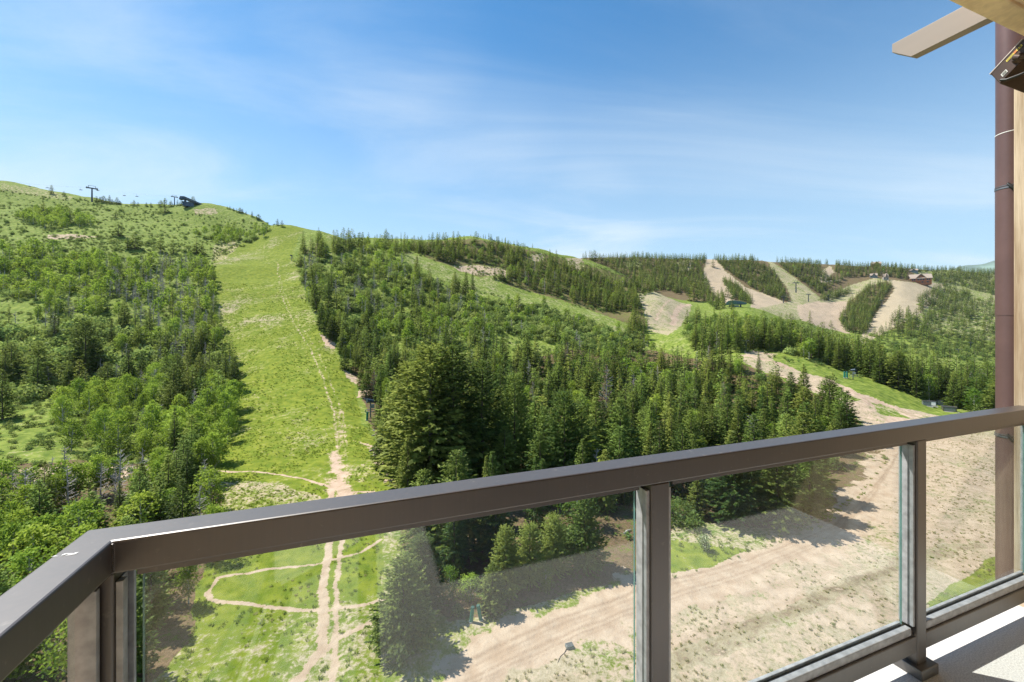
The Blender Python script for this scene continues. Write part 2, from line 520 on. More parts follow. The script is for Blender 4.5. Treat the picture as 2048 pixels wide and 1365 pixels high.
for off in (-8, 5):
    track([(1790, 850 + off), (1740, 800 + off), (1640, 752 + off * .7), (1520, 714 + off * .5)], 0.6, ruts, .6, soft=0.4)
track([(1330, 1240), (1500, 1190), (1640, 1150), (1790, 1118)], .5, ruts, .5, soft=.35)
dirt = np.maximum(dirt, road * 1.25)
dry[road > 0.6] = 1
m = region([(1560, 704), (1650, 732), (1740, 758), (1830, 793), (1900, 820), (1985, 838), (1985, 848), (1900, 838), (1800, 815), (1700, 776), (1600, 742), (1540, 718)], 100, 220)
dirt[m] = 0.02
dry[m] = 0.2
m = region([(1640, 772), (1668, 768), (1700, 792), (1722, 800), (1690, 806)], 100, 200) | region([(1735, 800), (1790, 818), (1820, 838), (1760, 832)], 90, 200)
dirt[m] = 0.1
dry[m] = 0.35
# damp mown strip with brown stubble beside the building and a green verge
strip = np.zeros_like(ZG)
track([(1300, 1352), (1500, 1262), (1700, 1165), (1800, 1120), (1950, 1090)], 2.0, strip, 1.0, soft=0.4)
litter = np.maximum(litter, strip * 0.46)
dirt = np.where(strip > 0.5, 0.32, dirt)
m = region([(1345, 1075), (1460, 1095), (1500, 1100), (1345, 1150)], 30, 80)
dirt[m] = 0.1
dry[m] = 0.15
m = region([(1850, 1210), (1980, 1120), (2120, 1080), (2200, 1300), (1850, 1400)], 12, 60)
dirt[m] = 0.05
dry[m] = 0.22


def mesh_np(name, co, faces, mat=None, smooth=False, mats=None, midx=None):
    me = bpy.data.meshes.new(name)
    co = np.asarray(co, np.float32)
    faces = np.asarray(faces, np.int32)
    k = faces.shape[1]
    me.vertices.add(len(co))
    me.vertices.foreach_set('co', co.ravel())
    me.loops.add(faces.size)
    me.loops.foreach_set('vertex_index', faces.ravel())
    me.polygons.add(len(faces))
    me.polygons.foreach_set('loop_start', np.arange(0, faces.size, k, dtype=np.int32))
    me.polygons.foreach_set('loop_total', np.full(len(faces), k, np.int32))
    for mt in (mats or ([mat] if mat else [])):
        me.materials.append(mt)
    if midx is not None:
        me.polygons.foreach_set('material_index', np.asarray(midx, np.int32))
    me.update(calc_edges=True)
    me.polygons.foreach_set('use_smooth', np.full(len(faces), smooth, bool))
    return me


def link(name, me, parent=None, loc=None, rot=None):
    o = bpy.data.objects.new(name, me)
    COL.objects.link(o)
    if parent is not None:
        o.parent = parent
    if loc is not None:
        o.location = loc
    if rot is not None:
        o.rotation_euler = rot
    return o


def tag(o, label=None, cat=None, group=None, kind=None):
    if label:
        o['label'] = label
    if cat:
        o['category'] = cat
    if group:
        o['group'] = group
    if kind:
        o['kind'] = kind
    return o


# terrain material ------------------------------------------------------------
gm, t, b = new_mat('hillside_ground')
att = t.node('ShaderNodeAttribute', attribute_name='cover')
sp = t.node('ShaderNodeSeparateColor')
t.put(sp.inputs[0], att.outputs['Color'])
aS = att.outputs['Alpha']
P = t.obj()
n_fine = t.noise(P, 2.2, 8, 0.78)
n_mid = t.noise(P, 0.55, 5, 0.62)
n_big = t.noise(P, 0.09, 4, 0.6)
grass = t.mix(t.ramp(n_mid, 0.32, 0.7), (0.110, 0.156, 0.014), (0.222, 0.244, 0.030))
grass = t.mix(t.math('MULTIPLY', t.ramp(n_fine, 0.48, 0.66), 0.7), grass, (0.060, 0.105, 0.018))
straw = t.mix(t.ramp(n_fine, 0.34, 0.68), (0.265, 0.212, 0.128), (0.455, 0.378, 0.268))
soil = t.mix(t.ramp(n_mid, 0.3, 0.7), (0.362, 0.256, 0.178), (0.475, 0.362, 0.268))
soil = t.mix(t.math('MULTIPLY', t.ramp(n_fine, 0.55, 0.75), 0.5), soil, (0.26, 0.17, 0.11))
stk = t.node('ShaderNodeAttribute', attribute_name='streak').outputs['Fac']
soil = t.mix(t.math('MULTIPLY', stk, t.ramp(n_fine, 0.30, 0.60)), soil, (0.235, 0.155, 0.100))
duff = t.mix(t.ramp(n_fine, 0.35, 0.65), (0.075, 0.055, 0.030), (0.19, 0.125, 0.075))
scrub = t.mix(t.ramp(n_mid, 0.35, 0.65), (0.090, 0.140, 0.022), (0.21, 0.255, 0.050))
scrub = t.mix(t.math('MULTIPLY', t.ramp(n_fine, 0.52, 0.68), 0.6), scrub, (0.060, 0.090, 0.024))
nf = t.math('SUBTRACT', t.math('ADD', t.math('MULTIPLY', n_fine, 0.6), t.math('MULTIPLY', n_mid, 0.55)), 0.575)
nb = t.math('SUBTRACT', n_big, 0.5)
kdry = t.math('ADD', sp.outputs[1], t.math('ADD', t.math('MULTIPLY', nf, 1.9), t.math('MULTIPLY', nb, 0.7)))
kdirt = t.math('ADD', sp.outputs[0], t.math('MULTIPLY', nf, 1.7))
klit = t.math('ADD', sp.outputs[2], t.math('MULTIPLY', nf, 1.3))
c = t.mix(t.math('MULTIPLY', aS, 0.8), grass, scrub)
c = t.mix(t.ramp(kdry, 0.35, 0.68), c, straw)
c = t.mix(t.ramp(klit, 0.40, 0.62), c, duff)
c = t.mix(t.ramp(kdirt, 0.40, 0.60), c, soil)
t.put(b.inputs['Base Color'], c)
b.inputs['Roughness'].default_value = 0.95
b.inputs['Specular IOR Level'].default_value = 0.1
hgt = t.math('ADD', t.math('MULTIPLY', n_fine, 0.5), n_mid)
t.put(b.inputs['Normal'], t.bump(hgt, 0.8, 0.22))

nu, ny = ZG.shape
co = np.stack([XX, YY, ZG], -1).reshape(-1, 3)
ii = (np.arange(nu - 1)[:, None] * ny + np.arange(ny - 1)[None, :]).ravel()
quads = np.stack([ii, ii + ny, ii + ny + 1, ii + 1], -1)
gme = mesh_np('hillside_ground', co, quads, gm, True)
ca = gme.attributes.new('cover', 'FLOAT_COLOR', 'POINT')
ca.data.foreach_set('color', np.stack([dirt, dry, litter, sage], -1).astype(np.float32).ravel())
st_a = gme.attributes.new('streak', 'FLOAT', 'POINT')
st_a.data.foreach_set('value', ruts.astype(np.float32).ravel())
ground = tag(link('hillside_ground', gme), 'green and tan mountain slopes with mown ski runs and dirt tracks', 'terrain', kind='structure')
# the land beyond and behind, one wide skirt under the building and out of frame
far_m = simple('far_land', (0.13, 0.15, 0.06), 0.95, 0, 0.4, 0.01)
bm = bmesh.new()
vs = [bm.verts.new(v) for v in ((-2500, -900, -6), (2500, -900, -6), (2500, 30, -3), (-2500, 30, -3))]
bm.faces.new(vs)
vs2 = [bm.verts.new(v) for v in ((-2500, 30, -3), (2500, 30, -3), (4500, 4200, -110), (-4500, 4200, -110))]
bm.faces.new(vs2)
me = bpy.data.meshes.new('valley_floor')
bm.to_mesh(me)
bm.free()
me.materials.append(far_m)
tag(link('valley_floor', me), 'level valley land spreading out below the building', 'terrain', kind='structure')

# mountain far off at the right; its base colour includes the blue of haze
mg = np.linspace(0, 1, 60)
mc, mf = [], []
for i, a in enumerate(mg):
    for j, d in enumerate(np.linspace(0, 1, 14)):
        px = 1850 + a * 420
        Y = 2300 + d * 1500
        crest = 548 - 30 * math.exp(-((px - 2010) / 62.0) ** 2) - 12 * math.exp(-((px - 1925) / 34.0) ** 2) - 8 * math.exp(-((px - 2140) / 80) ** 2)
        crest += 2.0 * (vnoise(np.array(px / 9.0), np.array(d * 3), 5) - .5)
        Yc = 3000
        zc = EYE + (CY - crest) / F * Yc
        k = max(0.0, 1 - abs(Y - Yc) / 900) ** 0.9
        mc.append(((px - CX) / F * Y, Y, -60 + (zc + 60) * k))
for i in range(59):
    for j in range(13):
        q = i * 14 + j
        mf.append((q, q + 14, q + 15, q + 1))
mtn = simple('distant_mountain', (0.13, 0.19, 0.15), 0.95, 0, 0.35, 0.006)
tag(link('distant_mountain', mesh_np('distant_mountain', mc, mf, mtn, True)), 'far bluish green mountain showing beside the drainpipe', 'mountain', kind='structure')


# ---------------------------------------------------------------- vegetation meshes (one unit tall, scaled when placed)
M_CONIFER = foliage_mat('conifer_needles', (0.030, 0.064, 0.016), (0.265, 0.325, 0.066), 0.36, 0.026, 3.0)
M_ASPEN = foliage_mat('aspen_leaves', (0.068, 0.135, 0.016), (0.325, 0.420, 0.060), 0.42, 0.015, 3.0, (0, 0, 0.55))
M_OAK = foliage_mat('oak_leaves', (0.070, 0.120, 0.028), (0.345, 0.415, 0.120), 0.36, 0.02, 3.0, (0, 0, 0.25))
M_SAGE = foliage_mat('low_brush', (0.085, 0.130, 0.030), (0.260, 0.310, 0.090), 0.3, 0.03, 3.0, (0, 0, 0.1), 0.5)
M_TUFT = foliage_mat('grass_blades', (0.10, 0.17, 0.02), (0.27, 0.32, 0.06), 0.55, 0.02, 3.0, (0, 0, 0.1), 0.5)
M_STRAW = foliage_mat('dry_blades', (0.28, 0.24, 0.12), (0.52, 0.46, 0.26), 0.5, 0.02, 3.0, (0, 0, 0.1), 0.5)
M_DEAD = simple('dead_wood', (0.34, 0.31, 0.28), 0.9, 0, 0.3, 8)
M_RED = foliage_mat('browned_needles', (0.10, 0.065, 0.04), (0.27, 0.20, 0.14), 0.2, 0.02, 3.0)
M_BARK = simple('conifer_bark', (0.11, 0.08, 0.06), 0.95, 0, 0.35, 12)
M_PALE = simple('aspen_bark', (0.46, 0.44, 0.38), 0.85, 0, 0.3, 14)
M_FLOWER = foliage_mat('white_blossom', (0.45, 0.47, 0.28), (0.75, 0.76, 0.55), 0.3, 0.01, 3.0, (0, 0, 0.1), 0.5)


def rnd(a, b, n=None):
    return RNG.uniform(a, b, n)


class Soup:
    def __init__(self):
        self.v, self.f, self.m = [], [], []

    def quads(self, pts, mi=0):
        """pts (n,4,3)"""
        pts = np.asarray(pts, float)
        k = sum(len(a) for a in self.v)
        n = len(pts)
        self.v.append(pts.reshape(-1, 3))
        self.f.append(np.arange(n * 4).reshape(-1, 4) + k)
        self.m.append(np.full(n, mi))

    def tube(self, pts, rads, sides=6, mi=0):
        pts = np.asarray(pts, float)
        out = []
        rings = []
        for i, p in enumerate(pts):
            d = pts[min(i + 1, len(pts) - 1)] - pts[max(i - 1, 0)]
            d = d / (np.linalg.norm(d) + 1e-9)
            a = np.cross(d, [0, 0, 1] if abs(d[2]) < 0.9 else [1, 0, 0])
            a /= np.linalg.norm(a)
            bb = np.cross(d, a)
            th = np.linspace(0, 2 * math.pi, sides, endpoint=False)
            rings.append(p + rads[i] * (np.cos(th)[:, None] * a + np.sin(th)[:, None] * bb))
        for r0, r1 in zip(rings[:-1], rings[1:]):
            for k in range(sides):
                k2 = (k + 1) % sides
                out.append([r0[k], r0[k2], r1[k2], r1[k]])
        self.quads(out, mi)

    def mesh(self, name, mats):
        return mesh_np(name, np.concatenate(self.v), np.concatenate(self.f), mats=mats, midx=np.concatenate(self.m))


def unit(v):
    return v / (np.linalg.norm(v, axis=-1, keepdims=True) + 1e-9)


def kites(base, dirs, side, L, Wd):
    """diamond sprays: base (n,3), dirs, side unit vectors, length, width arrays"""
    L = np.asarray(L)[:, None]
    Wd = np.asarray(Wd)[:, None]
    mid = base + dirs * L * 0.45
    return np.stack([base, mid + side * Wd * 0.5, base + dirs * L, mid - side * Wd * 0.5], 1)


def conifer_soup(s, whorls, per, sprays, R, z0=0.06, gap=0.0, fat=0.85, mi=0, size=1.0):
    for w in range(whorls):
        q = (w + rnd(0, 0.8)) / whorls
        z = z0 + (1 - z0) * q ** 0.92
        env = R * (1 - (z - z0) / (1.02 - z0)) ** fat * rnd(0.82, 1.15)
        if q < 0.12:
            env *= 0.75 + 2 * q
        n = max(3, int(per * (0.55 + 0.6 * (1 - q))))
        a0 = rnd(0, 6.28)
        for k in range(n):
            if rnd(0, 1) < gap:
                continue
            a = a0 + 6.283 * k / n + rnd(-0.35, 0.35)
            L = env * rnd(0.6, 1.18)
            rise = -0.28 + 0.85 * q + rnd(-0.14, 0.14)
            out = np.array([math.cos(a), math.sin(a), 0])
            ns = max(3, int(sprays * (0.5 + 0.9 * L / R)))
            tt = np.sqrt(rnd(0.03, 1.0, ns))
            zz = rise * tt * L + 0.22 * L * tt * tt
            pos = out[None] * (tt * L)[:, None] + np.array([0, 0, z])[None] + np.stack([0 * tt, 0 * tt, zz], -1)
            yaw = rnd(-1.05, 1.05, ns)
            pit = rnd(-0.55, 0.35, ns) + rise * 0.5
            d = np.stack([np.cos(a + yaw) * np.cos(pit), np.sin(a + yaw) * np.cos(pit), np.sin(pit)], -1)
            up = unit(np.stack([rnd(-.6, .6, ns), rnd(-.6, .6, ns), np.ones(ns)], -1))
            sd = unit(np.cross(d, up))
            LL = (0.030 + 0.28 * L * rnd(0.6, 1.1, ns)) * size
            s.quads(kites(pos - d * LL[:, None] * 0.25, d, sd, LL, LL * rnd(0.32, 0.55, ns)), mi)
    n = 8                                               # leader
    th = rnd(0, 6.28, n)
    base = np.stack([0 * th, 0 * th, rnd(0.93, 0.98, n)], -1)
    d = unit(np.stack([np.cos(th) * 0.35, np.sin(th) * 0.35, np.ones(n)], -1))
    s.quads(kites(base, d, unit(np.cross(d, rnd(-1, 1, (n, 3)))), rnd(0.03, 0.05, n), rnd(0.008, 0.014, n)), mi)


def conifer_trunk(s, mi=0, r=0.014):
    s.tube([(0, 0, -0.06), (0, 0, 0.1), (rnd(-.006, .006), rnd(-.006, .006), 0.55), (0, 0, 0.97)], [r * 1.35, r, r * 0.6, r * 0.1], 7, mi)


def leaf_cloud(s, centres, spread, n, size, mi=0):
    for c, sp_ in zip(centres, spread):
        p = c + RNG.normal(0, 1, (n, 3)) * np.array([sp_, sp_, sp_ * 0.8])
        d = unit(RNG.normal(0, 1, (n, 3)) + unit(p - c) * 0.9)
        sd = unit(np.cross(d, RNG.normal(0, 1, (n, 3))))
        L = size * rnd(0.65, 1.35, n)
        s.quads(kites(p, d, sd, L, L * rnd(0.55, 0.9, n)), mi)


def aspen_parts(crown, trunk, ncl, nleaf, size, lean=0.03, R=0.17, mi_c=0, mi_t=0, z0=0.30):
    tx, ty = rnd(-lean, lean), rnd(-lean, lean)
    trunk.tube([(0, 0, -0.05), (tx * .3, ty * .3, 0.3), (tx, ty, 0.65), (tx * 1.2, ty * 1.2, 0.94)], [0.017, 0.013, 0.009, 0.002], 6, mi_t)
    cs, sps = [], []
    for i in range(ncl):
        z = z0 + (0.97 - z0) * (i + rnd(0, 1)) / ncl
        prof = math.sin(math.pi * min(1, max(0.06, (z - z0 + 0.10) / (1.10 - z0)))) ** 0.7
        a = i * 2.4 + rnd(-.6, .6)
        rr = R * prof * math.sqrt(rnd(0.05, 1.0))
        c = np.array([tx + rr * math.cos(a), ty + rr * math.sin(a), z])
        cs.append(c)
        sps.append(rnd(0.034, 0.066) * (0.6 + prof * 0.6))
        if i % 2 == 0:
            zb = max(0.18, z - rr * 1.1 - 0.05)
            trunk.tube([(tx * zb, ty * zb, zb), c * np.array([.55, .55, 0]) + np.array([0, 0, (zb + z) / 2]), c], [0.006, 0.004, 0.0015], 4, mi_t)
    leaf_cloud(crown, cs, sps, nleaf, size, mi_c)


def oak_parts(crown, trunk, ncl, nleaf, size, R=0.62, mi_c=0, mi_t=0):
    cs, sps = [], []
    for i in range(ncl):
        a = i * 2.4 + rnd(-.5, .5)
        q = math.sqrt((i + 0.5) / ncl)
        rr = R * q
        top = 0.80 * math.sqrt(max(0.05, 1 - q * q * 0.95))
        z = top * rnd(0.62, 1.02) + 0.06
        c = np.array([rr * math.cos(a), rr * math.sin(a), z])
        cs.append(c)
        sps.append(rnd(0.08, 0.125))
        if i % 3 == 0:
            cs.append(c * np.array([0.95, 0.95, 0.45]))
            sps.append(0.13)
        if i % 3 == 0:
            trunk.tube([(0.08 * math.cos(a), 0.08 * math.sin(a), -0.06), c * np.array([.45, .45, .55]), c], [0.03, 0.02, 0.006], 4, mi_t)
    leaf_cloud(crown, cs, sps, nleaf, size, mi_c)


def dead_soup(s, nb=34, mi=0, R=0.15, sub=3):
    tx, ty = rnd(-.05, .05), rnd(-.05, .05)
    s.tube([(0, 0, -0.05), (tx * .4, ty * .4, 0.4), (tx, ty, 1.0)], [0.017, 0.012, 0.003], 6, mi)
    for i in range(nb):
        z = 0.15 + 0.83 * i / nb
        a = rnd(0, 6.28)
        L = R * (1.15 - z) * rnd(0.5, 1.3) + 0.02
        b0 = np.array([tx * z, ty * z, z])
        e = b0 + np.array([math.cos(a) * L, math.sin(a) * L, L * rnd(-0.1, 0.8)])
        m_ = (b0 + e) / 2 + np.array([0, 0, -0.01])
        s.tube([b0, m_, e], [0.006, 0.004, 0.0012], 3, mi)
        for k in range(sub):
            f = rnd(0.35, 0.95)
            p = b0 + (e - b0) * f
            a2 = a + rnd(-1.2, 1.2)
            l2 = L * rnd(0.25, 0.5)
            s.tube([p, p + np.array([math.cos(a2) * l2, math.sin(a2) * l2, l2 * rnd(0, .8)])], [0.003, 0.001], 3, mi)


KIT = {}
BIG = []


def build_kit():
    near, far = [], []
    for i, (R, gap, fat, z0) in enumerate(((0.195, .05, .70, .05), (0.235, .07, .66, .06), (0.160, .05, .80, .04), (0.255, .10, .60, .07), (0.215, .14, .74, .08))):
        c, tr = Soup(), Soup()
        conifer_soup(c, 52, 11, 10, R, z0, gap, fat, size=0.68)
        conifer_trunk(tr)
        near.append((tr.mesh('conifer_trunk', [M_BARK]), c.mesh('conifer_crown', [M_CONIFER])))
        s = Soup()
        conifer_soup(s, 20, 7, 4, R, z0, gap * .5, fat, 0, 1.45)
        conifer_trunk(s, 1)
        far.append(s.mesh('conifer_tree', [M_CONIFER, M_BARK]))
    KIT['conifer'] = (near, far)
    for i, (R, gap, fat, z0) in enumerate(((0.27, .12, .48, .08), (0.24, .10, .55, .06), (0.29, .16, .42, .10))):
        c, tr = Soup(), Soup()
        conifer_soup(c, 80, 14, 15, R, z0, gap, fat, size=0.46)
        conifer_trunk(tr)
        BIG.append((tr.mesh('conifer_trunk', [M_BARK]), c.mesh('conifer_crown', [M_CONIFER])))
    near, far = [], []
    for i in range(4):
        c, tr = Soup(), Soup()
        aspen_parts(c, tr, 30, 64, 0.036, R=(0.20, 0.25, 0.29, 0.22)[i], z0=(0.26, 0.17, 0.13, 0.36)[i])
        near.append((tr.mesh('aspen_trunk', [M_PALE]), c.mesh('aspen_crown', [M_ASPEN])))
        s = Soup()
        aspen_parts(s, s, 18, 24, 0.068, R=(0.20, 0.25, 0.29, 0.22)[i], mi_t=1, z0=(0.26, 0.17, 0.13, 0.36)[i])
        far.append(s.mesh('aspen_tree', [M_ASPEN, M_PALE]))
    KIT['aspen'] = (near, far)
    near, far = [], []
    for i in range(4):
        c, tr = Soup(), Soup()
        oak_parts(c, tr, 26, 60, 0.085, R=(0.5, 0.62, 0.72, 0.56)[i])
        near.append((tr.mesh('oak_stems', [M_BARK]), c.mesh('oak_crown', [M_OAK])))
        s = Soup()
        oak_parts(s, s, 14, 26, 0.15, R=(0.5, 0.62, 0.72, 0.56)[i], mi_t=1)
        far.append(s.mesh('oak_shrub', [M_OAK, M_BARK]))
    KIT['oak'] = (near, far)
    near, far = [], []
    for i in range(3):
        s = Soup()
        dead_soup(s, 44, R=(0.16, 0.22, 0.13)[i])
        near.append((None, s.mesh('dead_tree', [M_DEAD])))
        far.append(near[-1][1])
    KIT['dead'] = (near, far)
    near, far = [], []
    for i in range(2):
        c, tr = Soup(), Soup()
        conifer_soup(c, 40, 9, 5, 0.16, 0.08, 0.25, 0.85, size=0.8)
        dead_soup(tr, 40, R=0.14)
        near.append((tr.mesh('browned_trunk', [M_DEAD]), c.mesh('browned_crown', [M_RED])))
        s = Soup()
        conifer_soup(s, 18, 6, 3, 0.16, 0.08, 0.2, 0.85, 0, 1.3)
        conifer_trunk(s, 1)
        far.append(s.mesh('browned_conifer', [M_RED, M_DEAD]))
    KIT['brown'] = (near, far)
    far = []
    for i in range(3):
        s = Soup()
        cs = [np.array([math.cos(k * 2.4) * 0.45 * math.sqrt(k / 7), math.sin(k * 2.4) * 0.45 * math.sqrt(k / 7), rnd(0.25, 0.6)]) for k in range(7)]
        leaf_cloud(s, cs, [0.16] * 7, 16, 0.24)
        far.append(s.mesh('low_brush', [M_SAGE]))
    KIT['sage'] = ([], far)
    for nm, mt in (('tuft', M_TUFT), ('straw', M_STRAW)):
        far = []
        for i in range(2):
            s = Soup()
            n = 26
            a = rnd(0, 6.28, n)
            base = np.stack([np.cos(a) * rnd(0, .5, n), np.sin(a) * rnd(0, .5, n), np.zeros(n) - .05], -1)
            d = unit(np.stack([np.cos(a) * rnd(.2, .9, n), np.sin(a) * rnd(.2, .9, n), np.ones(n)], -1))
            s.quads(kites(base, d, unit(np.cross(d, RNG.normal(0, 1, (n, 3)))), rnd(.6, 1.1, n), rnd(.12, .22, n)))
            far.append(s.mesh('grass_tuft', [mt]))
        KIT[nm] = ([], far)


build_kit()

# ---------------------------------------------------------------- where the plants stand
TREES = []       # dicts: sp, x, y, z, h, label, group
CELL = {}


def free(x, y, r):
    i, j = int(x // 4), int(y // 4)
    for a in range(i - 2, i + 3):
        for b_ in range(j - 2, j + 3):
            for (px, py, pr) in CELL.get((a, b_), ()):
                d = (r + pr) * 0.5
                if (px - x) ** 2 + (py - y) ** 2 < d * d:
                    return False
    return True


def occupy(x, y, r):
    CELL.setdefault((int(x // 4), int(y // 4)), []).append((x, y, r))


def plant(sp_, x, y, h, label=None, group=None, r=None, wide=1.0, named=False, var=None, lean=0.0):
    z = ground_xy(x, y)
    TREES.append(dict(sp=sp_, x=x, y=y, z=z, h=h, label=label, group=group, wide=wide, named=named, var=var, lean=lean))
    occupy(x, y, r if r else 0.22 * h)


def named(sp_, px, py, hpx, label, group=None, wide=1.0, var=None, ymin=20, ymax=1400, lean=0.0):
    p = at(px, py, ymin, ymax)
    plant(sp_, p.x, p.y, hpx / F * p.y, label, group, None, wide, True, var, lean)


def scatter(poly, y0, y1, mixlist, labels, avoid=()):
    """mixlist: (species, plants per 100 square metres, hmin, hmax, spacing)"""
    us = [p[0] for p in poly]
    u0, u1 = max(-300, min(us)), min(2250, max(us))
    tot = (u1 - u0) / F * (y1 * y1 - y0 * y0) / 2
    for sp_, dens, h0, h1, gap in mixlist:
        n = int(tot * dens / 100)
        u = RNG.uniform(u0, u1, n)
        Y = np.sqrt(RNG.uniform(y0 * y0, y1 * y1, n))
        pyy = grid_at(PG, u, Y)
        x = (u - CX) / F * Y
        wob = 2.5 * F / Y
        ok = inpoly(poly, u + (fbm(x / 7, Y / 7, 77) - .5) * wob * 2, pyy + (fbm(x / 7, Y / 7, 78) - .5) * np.minimum(wob, 14))
        for av in avoid:
            ok &= ~inpoly(av, u, pyy)
        cl = fbm(x / 18, Y / 18, hash(sp_) % 50 if False else len(sp_) * 7)
        for k in np.nonzero(ok)[0]:
            if cl[k] < RNG.uniform(0.22, 0.48):
                continue
            if sp_ == 'dead' and Y[k] < 54:
                continue
            if not free(x[k], Y[k], gap):
                continue
            lab, grp = labels.get(sp_, (None, None))
            h = h0 + (h1 - h0) * RNG.beta(2, 2)
            plant(sp_, float(x[k]), float(Y[k]), h, lab, grp, gap)



# single trees one can point to
G_RIDGE = 'small conifers along the left skyline'
G_SLOPE = 'single conifers on the open left hillside'
for px, py, hp, lab in (
    (103, 389, 19, 'lone dark conifer on the skyline left of the first lift tower'),
    (128, 393, 10, 'squat dark conifer on the skyline between the lone conifer and the lift tower'),
    (193, 405, 12, 'small conifer on the skyline just right of the first lift tower'),
    (219, 408, 17, 'tallest conifer of the skyline row right of the first lift tower'),
    (330, 427, 30, 'tall narrow conifer standing in front of the skyline, left of the summit lift station'),
    (342, 414, 12, 'small conifer touching the left side of the second lift tower'),
    (386, 411, 17, 'dark conifer standing in front of the summit lift station ramp'),
):
    named('conifer', px, py, hp, lab, G_RIDGE, 1.45)
for px, py, hp in ((200, 404, 10), (207, 406, 13), (212, 406, 9), (225, 409, 10), (234, 410, 14), (240, 410, 8), (268, 413, 12), (293, 414, 9), (302, 414, 9), (322, 414, 13),
                   (355, 412, 12), (362, 412, 10), (170, 402, 6), (160, 400, 5), (276, 413, 8), (262, 412, 7)):
    named('conifer', px, py, hp, 'small dark conifer in the thin skyline row between the two lift towers', G_RIDGE + ' between the lift towers', 1.5)
for px, py, hp in ((455, 419, 6), (460, 420, 8), (467, 422, 6), (473, 425, 8), (480, 426, 10), (485, 427, 9), (492, 430, 8), (504, 435, 12), (517, 440, 11)):
    named('conifer', px, py, hp, 'tiny conifer in the skyline row running down right of the summit lift station', 'tiny skyline conifers right of the summit station', 1.5)
named('conifer', 555, 452, 14, 'left conifer of the pair beside the top of the green ski run', None, 1.2)
named('conifer', 564, 455, 14, 'right conifer of the pair beside the top of the green ski run', None, 1.2)
for px, py, hp, lab in (
    (87, 442, 37, 'broad dark conifer high on the left slope, below the brown bank'),
    (237, 473, 28, 'slim conifer on the open left slope below the skyline row'),
    (232, 437, 16, 'little conifer highest on the open left slope'),
    (255, 501, 26, 'left conifer of the close pair on the open left slope'),
    (270, 499, 33, 'right and taller conifer of the close pair on the open left slope'),
    (321, 506, 31, 'conifer standing alone on grass between the close pair and the aspen wood'),
    (346, 508, 28, 'thin pale conifer right of the lone conifer above the aspen wood'),
    (393, 509, 34, 'left conifer of the pair at the top corner of the aspen wood beside the run'),
    (404, 510, 25, 'right conifer of the pair at the top corner of the aspen wood beside the run'),
    (140, 447, 30, 'dark conifer among pale aspens high on the left slope'),
    (170, 762, 118, 'wide open crowned conifer with tiered boughs among the oak scrub'),
    (78, 770, 88, 'dark conifer at the left among grey green oak scrub'),
    (5, 840, 100, 'dark conifer cut by the left edge of the picture'),
):
    named('conifer', px, py, hp, lab, G_SLOPE, 1.3 if hp < 60 else 1.0, var=3 if hp > 110 else None)
for px, py, hp, lab, lean in (
    (634, 625, 92, 'tall leaning dark conifer at the right edge of the green ski run', -0.13),
    (657, 627, 80, 'narrow dark conifer just right of the leaning conifer by the run', 0.0),
    (738, 662, 68, 'dark conifer standing out of the pale aspens right of the run', 0.0),
    (834, 560, 50, 'broad dark conifer on the near side of the second ski run', 0.0),
):
    named('conifer', px, py, hp, lab, 'dark conifers right of the green ski run', 0.8, 2 if hp > 75 else None, lean=lean)
for px, py, hp in ((910, 590, 46), (918, 594, 40), (932, 592, 48), (945, 590, 46), (925, 600, 36), (878, 595, 34), (905, 600, 34), (858, 566, 38), (850, 572, 30), (818, 560, 28)):
    named('conifer', px, py, hp, 'dark conifer in the small clump in front of the second ski run', 'conifer clump before the second ski run', 0.85)
for px, py, hp, w, v, lab in (
    (862, 985, 292, 1.0, 3, 'largest conifer of all, its broad olive crown standing highest above the railing'),
    (905, 975, 282, 0.9, 4, 'huge olive conifer close against the right of the largest one'),
    (815, 955, 230, 0.95, 1, 'dark big conifer leaning out at the left of the largest conifer'),
    (965, 968, 246, 0.8, 1, 'tall tiered conifer with flat boughs right of the two largest'),
    (1030, 960, 210, 0.8, 0, 'tall conifer in deep shade behind the railing, right of the tiered conifer'),
    (1128, 985, 200, 0.95, 3, 'pale yellow green conifer with broad tiers at the top of the railing'),
    (690, 740, 50, 0.9, None, 'conifer behind the blue snow gun at the edge of the run'),
):
    named('conifer', px, py, hp, lab, 'big conifers in front of the dense stand', w, v)
named('brown', 1212, 880, 150, 'pale browned dying conifer rising in the dense stand', None, 1.0)
named('conifer', 806, 1300, 185, 'dense olive conifer seen through the glass, left of the two green hydrant posts', None, 0.95, 3)
named('conifer', 842, 1220, 150, 'dark conifer directly behind the olive one seen through the glass', None, 1.2, 1)
named('conifer', 1012, 1190, 135, 'blue green conifer in the glass panel, tallest behind the hydrant posts', None, 0.95, 0)
named('conifer', 1060, 1170, 120, 'slim conifer seen through the glass against bare pink soil', None, 0.85, 2)
named('conifer', 1108, 1150, 118, 'narrow conifer at the middle of the shady bank in the glass', None, 0.8, 2)
named('conifer', 1170, 1140, 150, 'wide conifer at the right end of the stand seen through the middle glass', None, 1.2, 3)
named('conifer', 985, 1225, 100, 'young blue green conifer nearest the dirt road in the glass', None, 1.1, 1)
named('conifer', 1395, 1035, 90, 'young conifer at the left of the right hand glass, on the shady bank', None, 1.2, 0)
named('conifer', 1470, 1040, 140, 'full dark conifer on the bank above the road, in the right hand glass', None, 1.2, 3)
named('conifer', 1555, 1050, 170, 'tall pale conifer beside the two dark hydrant posts in the shade', None, 1.2, 3)
named('conifer', 1620, 1035, 130, 'dark conifer right of the shaded hydrant posts, at the edge of the road', None, 1.2, 1)
